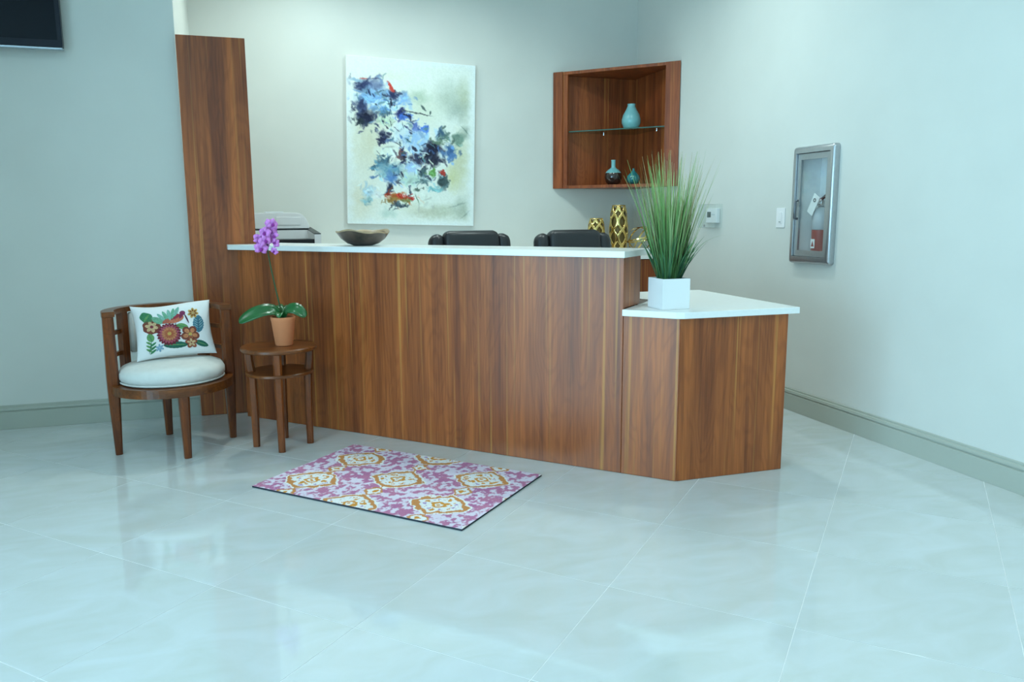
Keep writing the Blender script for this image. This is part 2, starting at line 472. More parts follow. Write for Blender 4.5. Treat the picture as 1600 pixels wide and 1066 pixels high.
# baseboards: flat board, groove and stepped cap
def base_profile():
    return [(0, 0), (0.016, 0), (0.016, 0.104), (0.008, 0.106), (0.008, 0.111), (0.0145, 0.114), (0.012, 0.127), (0.005, 0.130), (0.005, 0.140), (0, 0.143)]
def baseboard(name, p0, p1, nx, ny):
    bm = bmesh.new(); rings = []
    for p in (p0, p1):
        rings.append([bm.verts.new((p[0] + nx * (d + .0005), p[1] + ny * (d + .0005), z + .0005)) for d, z in base_profile()])
    k = len(rings[0])
    for q in range(k):
        w = (q + 1) % k
        bm.faces.new([rings[0][q], rings[0][w], rings[1][w], rings[1][q]])
    bm.faces.new(rings[0][::-1]); bm.faces.new(rings[1])
    return struct(obj(name, bm, M['baseboard']))
baseboard('baseboard_left', (XS, YW), (XE - .002, YW), 0, -1)
baseboard('baseboard_right', (XR, YF), (XR, 5.78), -1, 0)

# recessed ceiling lamps
lamp_trim = None
for i, (x, y, w) in enumerate(DOWNLIGHTS):
    words = ['left of the painting', 'right of the painting', 'over the low counter', 'nearest the right wall', 'in front of the armchair', 'above the open floor'][i]
    t = thing('recessed_downlight', 'round white recessed downlight in the ceiling, ' + words, 'ceiling light', (x, y, ZC), 0, 'recessed ceiling downlights')
    if lamp_trim is None:
        lamp_trim = mesh_from_bm('trim_ring', Lathe([(0.095, -0.001), (0.095, -0.006), (0.08, -0.010), (0.072, -0.004), (0.072, -0.001)], 32), M['white_plastic'], True)
        lamp_lens = mesh_from_bm('lens', Lathe([(0, -0.003), (0.071, -0.003), (0.071, -0.001), (0, -0.001)], 32), emit('lamp_lens', LAMP_COL + (1,), 6))
    link(bpy.data.objects.new('trim_ring', lamp_trim), t); link(bpy.data.objects.new('lens', lamp_lens), t)
    l = bpy.data.lights.new('downlight', 'AREA'); l.shape = 'DISK'; l.size = 0.14; l.energy = w; l.color = LAMP_COL; l.spread = math.radians(150)
    lo = bpy.data.objects.new('downlight', l); link(lo, t); lo.location = (0, 0, -0.012)

# ------------------------------------------------------------------ reception desk
BF = 4.915 / S2                      # front plane (distance along the diagonal)
DL, DS, DC = -3.685, -1.213, -0.941  # left end, step, corner
HW, LW = 1.043, 0.772                # wood heights
desk = thing('reception_desk', 'long cherry veneer reception desk stepping down to a low end', 'reception desk', DB(DS, BF) + (0,))
ox, oy = DB(DS, BF)
def L2(pts): return [(p[0] - ox, p[1] - oy) for p in pts]
TH = 0.245
SEAMS = [DL, DS]
g = 0.0
def part(name, pts, z0, z1, mat=M['cherry'], bevel=0.0015): return obj(name, Prism(L2(pts), z0, z1, bevel, 1), mat, desk)
part('front_panel', [DB(DL, BF), DB(DS - .001, BF), DB(DS - .001, BF + .02), DB(DL, BF + .02)], 0.001, HW)
part('lower_front_panel', [DB(DS + .001, BF), DB(DC, BF), DB(DC + .005, BF + .02), DB(DS + .001, BF + .02)], 0.001, LW)
yE, xE2 = 3.128, 2.374
cx, cy = DB(DC, BF)
yE = cy
part('end_panel', [(cx + .003, yE + .0), (xE2, yE), (xE2, yE + .02), (cx + .012, yE + .02)], 0.001, LW)
part('side_panel', [(xE2 - .02, yE + .021), (xE2, yE + .021), (xE2, 4.0), (xE2 - .02, 4.0)], 0.001, LW)
part('upper_end_panel', [DB(DS - .02, BF + .021), DB(DS - .001, BF + .021), DB(DS - .001, BF + TH), DB(DS - .02, BF + TH)], 0.806, HW)
part('rear_panel', [DB(-3.55, BF + TH - .02), DB(DS - .021, BF + TH - .02), DB(DS - .021, BF + TH), DB(-3.55, BF + TH)], 0.001, HW)
part('pedestal_panel', [(1.75, 3.98), (xE2 - .021, 3.98), (xE2 - .021, 4.0), (1.75, 4.0)], 0.001, LW)

dt = obj('high_countertop', Prism([DB(DL - .05, BF - .03), (-0.212, 5.158), (-0.02, 5.158), DB(-3.70, BF + .35), DB(DS + .012, BF + .35), DB(DS + .012, BF - .03)], 1.0440, 1.0745, 0.002, 2), M['quartz'])
tag(dt, 'long white quartz countertop on the high front of the reception desk', 'countertop')
lt = obj('low_countertop', Prism([DB(DS + .002, BF - .024), DB(DC - .012, BF - .024), (cx - .012 + .02, yE - .024), (2.418, yE - .024), (2.435, 4.03), (1.72, 4.06), DB(DS + .002, BF + TH + .2)], 0.7735, 0.8035, 0.002, 2), M['quartz'])
tag(lt, 'low white quartz countertop with an angled corner, under the grass plant', 'countertop')

# tall wing panel beside the left wall
tag(obj('wing_panel', Box(-0.425, -0.04, 5.165, 5.20, 0.001, 2.30, 0.0015, 1), M['cherry']), 'tall cherry veneer panel standing at the left end of the desk', 'wood panel')

# ------------------------------------------------------------------ credenza along the back wall
cr = thing('credenza', 'cherry veneer back cabinet with white top under the corner shelf', 'cabinet', (1.4, 6.09, 0))
x0, x1 = -1.78, 1.765
obj('body', Box(x0, x1, -0.28, 0.295, 0.08, 0.882), M['cherry_cab'], cr)
obj('plinth', Box(x0, x1, -0.22, 0.295, 0.001, 0.079), M['cherry_cab'], cr)
nd = 7; wdt = (x1 - x0) / nd
for k in range(nd):
    dd = obj('door', Box(x0 + k * wdt + .002, x0 + (k + 1) * wdt - .002, -0.30, -0.281, 0.085, 0.878, 0.001, 1), M['cherry_cab'], cr)
    xx = x0 + (k + (0.88 if k % 2 == 0 else 0.12)) * wdt
    obj('handle', Tube([(xx, -0.301, 0.66), (xx, -0.325, 0.67), (xx, -0.325, 0.79), (xx, -0.301, 0.80)], 0.005, 8, up=Vector((1, 0, 0))), M['chrome'], dd, True)
tag(obj('quartz_slab', Box(XE + .003, XR - .003, 5.775, 6.388, 0.8835, 0.9115, 0.002, 1), M['quartz']), 'white quartz top along the back wall carrying the gold vases', 'countertop')
ZT = 0.9125

# ------------------------------------------------------------------ corner shelf cabinet
A = Vector((2.402, 6.386)); Bc = Vector((3.167, 5.62))
cab = thing('corner_cabinet', 'cherry veneer corner wall cabinet with an open front and glass shelf', 'cabinet', (A.x, A.y, 1.466))
dv = (Bc - A).normalized(); nv = Vector((-dv.y, dv.x))     # nv points into the corner
if nv.dot(Vector((3.17, 6.39)) - A) < 0: nv = -nv
LN = (Bc - A).length
HC = 0.955
def cp(s, q): 
    v = dv * s + nv * q
    return (v.x, v.y)
C0 = Vector((XR - .003, YB - .003)) - A
def cpart(n, pts, z0, z1, mat=M['cherry_cab'], bv=0.001): return obj(n, Prism(pts, z0, z1, bv, 1), mat, cab)
tri = [cp(.02, .02), cp(LN - .02, .02), (C0.x, C0.y)]
cpart('bottom_board', [cp(.03, 0.0), cp(LN - .03, 0.0), (C0.x - .002, -(.03) * .7 + dv.y * (LN - .03) + .0), (C0.x - .002, C0.y - .002), (dv.x * .03, C0.y - .002)], 0, 0.024)
cpart('top_board', [cp(.03, 0.0), cp(LN - .03, 0.0), (C0.x - .002, dv.y * (LN - .03)), (C0.x - .002, C0.y - .002), (dv.x * .03, C0.y - .002)], HC - 0.024, HC)
cpart('stile', [cp(0, -.012), cp(.085, -.012), cp(.085, .012), cp(.01, .012)], 0, HC)
cpart('stile', [cp(.0855, 0.0), cp(.128, 0.0), cp(.128, .02), cp(.0855, .02)], 0.0245, HC - 0.0245)
cpart('stile', [cp(LN - .118, -.006), cp(LN - .001, -.006), cp(LN - .012, .012), cp(LN - .118, .02)], 0, HC)
cpart('back_panel', [(dv.x * .06, C0.y - .014), (C0.x - .003, C0.y - .014), (C0.x - .003, C0.y - .003), (dv.x * .06, C0.y - .003)], 0.0245, HC - 0.0245)
cpart('back_panel', [(C0.x - .014, dv.y * (LN - .06)), (C0.x - .003, dv.y * (LN - .06)), (C0.x - .003, C0.y - .0145), (C0.x - .014, C0.y - .0145)], 0.0245, HC - 0.0245)
sh_pts = [cp(.135, .022), cp(LN - .125, .022), (C0.x - .016, cp(LN - .10, .06)[1]), (C0.x - .016, C0.y - .016), (cp(.10, .06)[0], C0.y - .016)]
SZ = 0.465
gs = obj('glass_shelf', Prism(sh_pts, SZ, SZ + 0.009), M['shelf_glass'], cab)
obj('polished_edge', Prism([cp(.135, .0205), cp(LN - .125, .0205), cp(LN - .125, .0218), cp(.135, .0218)], SZ, SZ + 0.009), M['glass_edge'], gs)
for q in (0.3, 0.6):
    v = cp(.135 + q * .3, .3)
    obj('shelf_pin', Lathe([(0, SZ - .012), (.006, SZ - .012), (.006, SZ - .0005), (0, SZ - .0005)], 10, cx=(C0.x - .03) if q > .5 else .45, cy=(-.45 if q > .5 else C0.y - .03)), M['chrome'], cab)
def on_cab(s, q): 
    v = A + dv * s + nv * q
    return (v.x, v.y)
# ceramics
vx, vy = on_cab(0.635, 0.15)
v1 = obj('ceramic_vase', Lathe([(0, 0), (.045, 0), (.062, .012), (.078, .05), (.079, .075), (.068, .115), (.045, .155), (.033, .18), (.032, .195), (.035, .202), (.029, .202), (.027, .18), (.03, .16), (0, .03)], 36), M['celadon'], None, True, (vx, vy, 1.466 + SZ + .0095))
tag(v1, 'pale celadon teardrop vase standing on the glass shelf', 'vase')
vx, vy = on_cab(0.50, 0.11)
vz = thing('bottle_vase', 'dark brown round vase with pale blue shoulder and narrow neck', 'vase', (vx, vy, 1.466 + .0245))
obj('glazed_body', Lathe([(0, 0), (.042, 0), (.062, .022), (.073, .058), (.070, .090), (.066, .098)], 36), M['brown_glaze'], vz, True)
obj('pale_shoulder', Lathe([(.0665, .0975), (.05, .120), (.026, .136), (.0175, .146), (.0175, .198), (.020, .205), (.014, .205), (.013, .15), (.05, .10)], 36), M['celadon'], vz, True)
vx, vy = on_cab(0.685, 0.085)
vz = obj('bud_vase', Lathe([(0, 0), (.03, 0), (.05, .018), (.0575, .043), (.05, .07), (.028, .092), (.013, .108), (.009, .122), (.012, .128), (.007, .128), (.006, .11), (0, .02)], 36), M['teal'], None, True, (vx, vy, 1.466 + .0245))
tag(vz, 'small round teal bud vase with a tiny mouth in the corner cabinet', 'vase')

# ------------------------------------------------------------------ gold vases and orb on the credenza
def lattice_vase(name, label, x, y, h, rmax, nb):
    t = thing(name, label, 'vase', (x, y, ZT), 0, 'gold lattice vases')
    def R(t_): return rmax * (0.60 + 0.40 * math.sin(PI * min(1, max(0, 0.10 + t_ * 0.84))) ** 0.9)
    n = 40
    for k in range(nb):
        for sgn in (1, -1):
            pts = []
            for i in range(n + 1):
                t_ = i / n
                a = 2 * PI * (k + .5) / nb + sgn * (PI / nb) * (math.cos(3 * PI * t_)) * 0.93
                pts.append((R(t_) * math.cos(a), R(t_) * math.sin(a), .006 + t_ * (h - .012)))
            bm = bmesh.new(); rings = []
            for i, p in enumerate(pts):
                p = Vector(p); rad = Vector((p.x, p.y, 0)).normalized()
                tg = (Vector(pts[min(n, i + 1)]) - Vector(pts[max(0, i - 1)])).normalized()
                sd = tg.cross(rad).normalized()
                rings.append([bm.verts.new(p + sd * c + rad * d) for c, d in circ(.0125 * rmax / .07, 6, .004)])
            for P, Q in zip(rings, rings[1:]):
                for q in range(6): bm.faces.new([P[q], P[(q + 1) % 6], Q[(q + 1) % 6], Q[q]])
            bm.faces.new(rings[0][::-1]); bm.faces.new(rings[-1])
            obj('lattice_band', bm, M['gold'], t, True)
    obj('rim', Tube([(R(1) * math.cos(a), R(1) * math.sin(a), h - .006) for a in np.linspace(0, 2 * PI, 33)[:-1]], .005, 8, True), M['gold'], t, True)
    obj('base', Lathe([(0, 0), (R(0) + .004, 0), (R(0) + .004, .008), (0, .008)], 32), M['gold'], t, True)
    obj('shade_liner', Lathe([(R(i / 12) * .90, .009 + (h - .03) * i / 12) for i in range(13)], 32), M['gold_shade'], t, True)  # dark sheet that paints the shaded hollow behind the lattice
lattice_vase('lattice_vase', 'tall gold lattice vase beside the grass plant', 2.875, 6.08, .412, .078, 6)
lattice_vase('lattice_vase', 'short gold lattice vase behind the right office chair', 2.67, 6.08, .305, .074, 6)
orb = thing('wire_orb', 'open gold orb of crossing metal hoops beside the tall gold vase', 'ornament', (3.045, 6.0, ZT))
for k, (ax, az) in enumerate(((0.35, 0.2), (0.5, 1.3), (-0.45, 2.3), (1.35, 0.5))):
    R_ = 0.117 - .0015 * k
    mt_ = Matrix.Rotation(az, 4, 'Z') @ Matrix.Rotation(PI / 2 + ax, 4, 'X')
    bm = bmesh.new(); rings = []
    for i in range(40):
        a = 2 * PI * i / 40
        rings.append([bm.verts.new(mt_ @ Vector(((R_ + d) * math.cos(a), (R_ + d) * math.sin(a), c))) for c, d in ((-.006, -.0015), (.006, -.0015), (.006, .0015), (-.006, .0015))])
    for i in range(40):
        P, Q = rings[i], rings[(i + 1) % 40]
        for q in range(4): bm.faces.new([P[q], P[(q + 1) % 4], Q[(q + 1) % 4], Q[q]])
    bmesh.ops.translate(bm, verts=bm.verts[:], vec=(0, 0, .121))
    obj('hoop', bm, M['gold'], orb, False)

# ------------------------------------------------------------------ printer on the credenza
pr = thing('printer', 'white multifunction printer with a dark paper tray behind the desk', 'printer', (0.13, 5.985, ZT), math.radians(7))
W = 0.25
obj('body', Box(-W, W, -0.20, 0.19, 0.0, 0.135, 0.006), M['white_plastic'], pr)
bm = bmesh.new()      # raised rim round the paper tray
rimz = [(-0.20, 0.208), (0.19, 0.240)]
def slab(bm, x0, x1, y0, y1, zb, f):
    vs = [bm.verts.new((x, y, z)) for x, y in ((x0, y0), (x1, y0), (x1, y1), (x0, y1)) for z in (zb, f(y))]
    for q in ((0, 2, 3, 1), (2, 4, 5, 3), (4, 6, 7, 5), (6, 0, 1, 7), (1, 3, 5, 7), (0, 6, 4, 2)): bm.faces.new([vs[i] for i in q])
zf = lambda y: 0.203 + (y + .20) * 0.105
slab(bm, W - .045, W, -.20, .06, .1355, zf); slab(bm, -W, -W + .045, -.20, .06, .1355, zf); slab(bm, -W, W, .0605, .19, .1355, zf)
rim = obj('tray_rim', bm, M['white_plastic'], pr)
bm = bmesh.new()
zt = lambda y: zf(y) + .006
def strip(x0, x1, y0, y1):
    vs = [bm.verts.new((x, y, z)) for x, y in ((x0, y0), (x1, y0), (x1, y1), (x0, y1)) for z in (zf(y) + .0003, zt(y))]
    for q in ((0, 2, 3, 1), (2, 4, 5, 3), (4, 6, 7, 5), (6, 0, 1, 7), (1, 3, 5, 7), (0, 6, 4, 2)): bm.faces.new([vs[i] for i in q])
strip(W - .046, W + .001, -.20, .06); strip(-W - .001, -W + .046, -.20, .06); strip(-W, W, .0605, .19)
obj('dark_seam', bm, M['black'], rim)
obj('paper_tray', Box(-W + .046, W - .046, -.19, .06, .136, .168), M['black'], pr)
# document hood with rounded right end
hood = [(-W, .241), (W - .03, .241), (W - .035, .275), (W - .055, .318), (W - .085, .348), (W - .12, .357), (-W, .357)]
bm = bmesh.new()
lo_ = [bm.verts.new((x, .066, z + .0005)) for x, z in hood]; hi_ = [bm.verts.new((x, .19, z + .0005)) for x, z in hood]
bm.faces.new(lo_); bm.faces.new(hi_[::-1])
for i in range(len(hood)):
    j = (i + 1) % len(hood); bm.faces.new([lo_[i], hi_[i], hi_[j], lo_[j]])
bmesh.ops.bevel(bm, geom=bm.edges[:], offset=.004, segments=2, affect='EDGES')
hd = obj('document_hood', bm, M['white_plastic'], pr)
obj('feed_slot', Box(-.09, .04, .10, .16, .3578, .366, .002, 1), M['grey_plastic'], hd)
obj('hood_panel', Box(-.02, .155, .0635, .0655, .268, .325, .001, 1), M['white_plastic'], hd)
obj('control_panel', Box(-W + .05, -.02, -.2035, -.2003, .03, .11, .001, 1), M['black'], pr)

# ------------------------------------------------------------------ painting
def value_noise(X, Y, seed):
    r = np.random.default_rng(seed); g_ = r.random((64, 64))
    xi, yi = np.floor(X).astype(int), np.floor(Y).astype(int)
    fx, fy = X - xi, Y - yi
    fx, fy = fx * fx * (3 - 2 * fx), fy * fy * (3 - 2 * fy)
    G = lambda a, b: g_[a % 64, b % 64]
    return (G(xi, yi) * (1 - fx) + G(xi + 1, yi) * fx) * (1 - fy) + (G(xi, yi + 1) * (1 - fx) + G(xi + 1, yi + 1) * fx) * fy
def fbm(X, Y, seed, oct=4):
    s = 0; a = 0.5; t = 0
    for k in range(oct):
        s = s + a * value_noise(X * 2 ** k, Y * 2 ** k, seed + k); t += a; a *= 0.55
    return s / t
def srgb2lin(a):
    return np.where(a <= 0.04045, a / 12.92, ((a + 0.055) / 1.055) ** 2.4)
def grid_mesh(name, nx, ny, w, h, colors, mat, thick_z=None):
    """flat grid in local xz (w wide, h high) facing -y with point colours; colors[ny+1, nx+1, 3] row 0 = top"""
    xs = np.linspace(-w / 2, w / 2, nx + 1); zs = np.linspace(h / 2, -h / 2, ny + 1)
    Xg, Zg = np.meshgrid(xs, zs)
    co = np.stack([Xg, np.zeros_like(Xg), Zg], -1).reshape(-1, 3)
    idx = np.arange((nx + 1) * (ny + 1)).reshape(ny + 1, nx + 1)
    f = np.stack([idx[:-1, :-1], idx[1:, :-1], idx[1:, 1:], idx[:-1, 1:]], -1).reshape(-1, 4)
    me = bpy.data.meshes.new(name)
    me.from_pydata(co.tolist(), [], f.tolist())
    at = me.color_attributes.new('Col', 'FLOAT_COLOR', 'POINT')
    c4 = np.ones(((nx + 1) * (ny + 1), 4), np.float32)
    c4[:, :3] = srgb2lin(np.clip(colors.reshape(-1, 3), 0, 1))
    at.data.foreach_set('color', c4.ravel())
    me.materials.append(mat)
    return me
NX, NY = 210, 262
px = np.linspace(75, 785, NX + 1); py = np.linspace(65, 1000, NY + 1)
PX, PY = np.meshgrid(px, py)
wx = (fbm(PX / 28, PY / 28, 11) - .5) * 46 + (fbm(PX / 9, PY / 9, 21) - .5) * 18
wy = (fbm(PX / 28, PY / 28, 31) - .5) * 46 + (fbm(PX / 9, PY / 9, 41) - .5) * 18
img = np.ones((NY + 1, NX + 1, 3)) * np.array([226, 236, 228]) / 255
def wash(x, y, w, h, c, a, soft=1.0, ang=0, warp=1.0):
    global img
    t = math.radians(ang)
    dx, dy = PX + wx * warp - x, PY + wy * warp - y
    u = (dx * math.cos(t) + dy * math.sin(t)) / w; v = (-dx * math.sin(t) + dy * math.cos(t)) / h
    d = np.sqrt(u * u + v * v)
    k = np.clip((1.0 - d) / soft + 0.0, 0, 1)
    br = 0.72 + 0.56 * fbm(u * w / 5 + 9, v * h / 22 + 5, int(x * 7 + y) % 1000, 3)
    k = np.clip(k * br, 0, 1) * a
    img = img * (1 - k[..., None]) + np.array(c) / 255.0 * k[..., None]
def dabs(x, y, w, h, c, al):
    global img
    for k in range(9):
        ax, ay = x + rng.normal() * w * .62, y + rng.normal() * h * .62
        aw, ah = w * rng.uniform(.22, .5) + 5, h * rng.uniform(.08, .2) + 2.5
        t = rng.uniform(-1.2, 1.2) + (PI / 2 if rng.random() < .45 else 0)
        cc = np.clip(np.array(c) * rng.uniform(.72, 1.15) + (np.array([40, 50, 56]) if rng.random() < .22 else 0), 0, 250) / 255
        dx, dy = PX + wx * .55 - ax, PY + wy * .55 - ay
        u = (dx * math.cos(t) + dy * math.sin(t)) / aw; v = (-dx * math.sin(t) + dy * math.cos(t)) / ah
        k_ = np.clip((1 - np.sqrt(u * u + v * v)) / .45, 0, 1) * rng.uniform(.5, .9) * al
        img = img * (1 - k_[..., None]) + cc * k_[..., None]
# soft grounds
for a in [(200, 520, 130, 260, (206, 208, 182), .75), (150, 860, 110, 130, (212, 210, 184), .6), (480, 330, 180, 150, (206, 218, 196), .6), (470, 265, 80, 50, (160, 186, 162), .6),
          (640, 260, 110, 130, (172, 188, 172), .7), (720, 260, 60, 150, (170, 182, 150), .6), (690, 330, 90, 80, (150, 168, 158), .55), (700, 620, 70, 230, (196, 202, 166), .8),
          (660, 720, 50, 110, (200, 206, 150), .7), (600, 920, 200, 60, (182, 194, 172), .75), (720, 900, 70, 90, (160, 176, 160), .7), (500, 930, 120, 40, (190, 196, 176), .7),
          (300, 935, 60, 40, (170, 200, 190), .6), (730, 450, 40, 60, (120, 140, 126), .55), (420, 900, 120, 40, (216, 224, 206), .8), (300, 160, 160, 40, (222, 226, 212), .6)]:
    wash(*a, soft=0.9)
# blues and darks
for a in [(180, 225, 75, 55, (38, 52, 96), .95), (235, 270, 110, 60, (150, 196, 232), .95), (200, 300, 95, 45, (118, 170, 224), .9), (300, 320, 90, 38, (186, 220, 240), .95), (385, 285, 50, 45, (120, 170, 226), .8),
          (325, 262, 42, 32, (34, 44, 84), .95), (240, 215, 60, 40, (120, 140, 178), .8), (150, 335, 38, 55, (36, 48, 86), .95), (180, 395, 72, 52, (24, 32, 62), 1), (150, 430, 36, 26, (34, 50, 62), .9),
          (280, 372, 58, 18, (58, 92, 110), .9), (262, 345, 50, 24, (96, 150, 200), .85), (368, 362, 32, 34, (40, 48, 104), 1), (395, 385, 40, 20, (64, 108, 196), .95), (280, 410, 60, 28, (186, 214, 190), .8),
          (265, 490, 30, 48, (34, 42, 76), .95), (258, 525, 22, 24, (30, 36, 70), .95), (310, 515, 38, 14, (70, 96, 140), .85), (370, 470, 60, 70, (200, 224, 232), .8), (450, 440, 30, 32, (92, 116, 190), .9), (505, 448, 30, 24, (62, 112, 204), .95),
          (450, 510, 85, 75, (152, 196, 236), .9), (480, 570, 70, 40, (176, 212, 240), .85), (290, 590, 75, 50, (222, 238, 228), .9), (368, 590, 22, 38, (92, 54, 56), .9), (380, 625, 20, 30, (44, 40, 56), .85),
          (548, 560, 60, 62, (24, 26, 50), 1), (545, 618, 75, 42, (28, 32, 54), 1), (455, 620, 52, 36, (36, 38, 64), .95), (600, 480, 48, 44, (96, 128, 124), .9), (588, 462, 28, 28, (58, 90, 120), .85), (690, 490, 46, 44, (104, 136, 124), .9),
          (640, 565, 42, 52, (66, 106, 158), .95), (655, 600, 26, 24, (80, 124, 180), .9), (575, 520, 40, 20, (90, 120, 96), .8), (265, 640, 52, 26, (60, 96, 116), .9), (215, 685, 20, 16, (30, 50, 64), .95), (310, 680, 90, 42, (96, 150, 176), .9),
          (310, 735, 52, 44, (84, 130, 188), .95), (265, 715, 40, 26, (140, 186, 196), .85), (425, 670, 45, 42, (160, 198, 236), .9), (420, 735, 80, 48, (190, 222, 212), .95), (490, 690, 30, 34, (58, 84, 92), .9), (505, 740, 45, 32, (84, 116, 124), .85),
          (545, 695, 26, 26, (92, 148, 74), .95), (600, 745, 28, 58, (54, 76, 80), .95), (622, 735, 18, 40, (66, 90, 92), .9), (604, 692, 11, 16, (176, 52, 40), 1), (560, 790, 50, 18, (110, 180, 190), .8), (355, 758, 18, 18, (66, 70, 84), .85), (465, 795, 22, 18, (70, 96, 84), .85),
          (302, 800, 20, 34, (32, 44, 72), 1), (415, 805, 9, 34, (62, 72, 90), .9), (190, 820, 46, 38, (166, 204, 222), .9), (180, 870, 36, 26, (130, 184, 196), .7), (230, 830, 40, 30, (224, 236, 236), .8),
          (360, 845, 85, 26, (172, 96, 44), .95), (330, 865, 55, 16, (150, 120, 60), .9), (375, 832, 42, 12, (190, 46, 34), 1), (428, 848, 20, 12, (186, 40, 36), 1), (300, 828, 24, 14, (170, 60, 40), .9), (350, 888, 50, 14, (50, 70, 84), .9), (400, 860, 30, 16, (110, 120, 60), .8),
          (500, 860, 70, 40, (222, 234, 224), .8), (82, 293, 11, 16, (128, 178, 226), .9)]:
    wash(*a, soft=0.6)
    dabs(*a)
for a in [(310, 212, 34, 9, (206, 60, 50), 1, .4, 52), (322, 236, 26, 13, (200, 70, 60), .95, .5, 40), (165, 183, 30, 4, (200, 76, 70), .9, .6, -4), (225, 180, 45, 4, (60, 60, 90), .7, .6, 0),
          (450, 357, 105, 4.5, (52, 66, 70), .95, .4, 8), (490, 325, 8, 26, (70, 92, 90), .95, .4, -40), (530, 350, 6, 16, (60, 84, 84), .95, .4, 5), (378, 430, 3, 26, (40, 60, 80), .8, .5, -10), (355, 540, 40, 3.5, (40, 48, 60), .9, .5, 35),
          (243, 592, 3.5, 18, (60, 76, 80), .8, .5, -35), (400, 660, 3, 50, (220, 236, 240), .8, .5, 8), (520, 735, 60, 3, (200, 224, 224), .8, .5, 32), (460, 850, 4, 40, (90, 120, 84), .8, .5, -22), (690, 880, 70, 4, (130, 150, 140), .6, .6, -20), (740, 930, 50, 5, (120, 140, 130), .6, .6, -40), (730, 440, 50, 4, (90, 120, 110), .6, .6, 45)]:
    wash(a[0], a[1], a[2], a[3], a[4], a[5], a[6], a[7], 0.25)
for k in range(150):       # loose overpainted dabs through the middle of the composition
    t_ = rng.random()
    cxp = 190 + 330 * t_ + rng.normal() * 75; cyp = 230 + 420 * t_ + rng.normal() * 75
    if rng.random() < .4: cxp, cyp = 280 + rng.random() * 320, 640 + rng.normal() * 70
    dabs_col = [(36, 48, 88), (84, 130, 190), (150, 196, 236), (206, 226, 232), (28, 32, 56), (96, 140, 150), (214, 228, 214), (64, 92, 104)][rng.integers(8)]
    aw, ah = rng.uniform(9, 30), rng.uniform(3, 8); t = rng.uniform(-PI, PI)
    dx, dy = PX + wx * .5 - cxp, PY + wy * .5 - cyp
    u = (dx * math.cos(t) + dy * math.sin(t)) / aw; v = (-dx * math.sin(t) + dy * math.cos(t)) / ah
    k_ = np.clip((1 - np.sqrt(u * u + v * v)) / .4, 0, 1) * rng.uniform(.5, .95)
    img = img * (1 - k_[..., None]) + np.array(dabs_col) / 255 * k_[..., None]
# unpainted white margin
mg = np.minimum(np.minimum(PX - 75, 785 - PX) / 46.0, np.minimum(PY - 65, 1000 - PY) / 40.0) + (fbm(PX / 40, PY / 40, 77) - .5) * .9
mk = np.clip(1.0 - mg, 0, 1)[..., None] * 0.9
img = img * (1 - mk) + np.array([228, 240, 240]) / 255 * mk
img += (fbm(PX / 6, PY / 6, 91)[..., None] - .5) * 0.07
pt = thing('abstract_painting', 'large abstract canvas of blue, navy and red strokes on white', 'painting', (1.182, YB - .003, 1.8115))
pt.rotation_euler = (0, math.radians(1.6), 0)
PW, PH = 1.033, 1.284
obj('stretched_canvas', Box(-PW / 2, PW / 2, -.036, -.001, -PH / 2, PH / 2, .003, 2), M['canvas_side'], pt)
po = bpy.data.objects.new('painted_face', grid_mesh('painted_face', NX, NY, PW - .006, PH - .006, img, M['canvas'])); link(po, pt); po.location = (0, -.0366, 0)

# ------------------------------------------------------------------ television
tv = thing('television', 'black flat television high on the left wall', 'television', (-1.623, YW, 2.171))
obj('housing', Box(-.612, .612, -.085, -.045, .012, .715, .004), M['bezel'], tv)
obj('screen', Box(-.588, .588, -.0868, -.0855, .052, .695), M['screen'], tv)
obj('silver_strip', Box(-.612, .612, -.092, -.05, 0.0, .0115, .003), M['bezel_strip'], tv)
obj('wall_bracket', Box(-.2, .2, -.0445, -.001, .2, .5, .003), M['black'], tv)

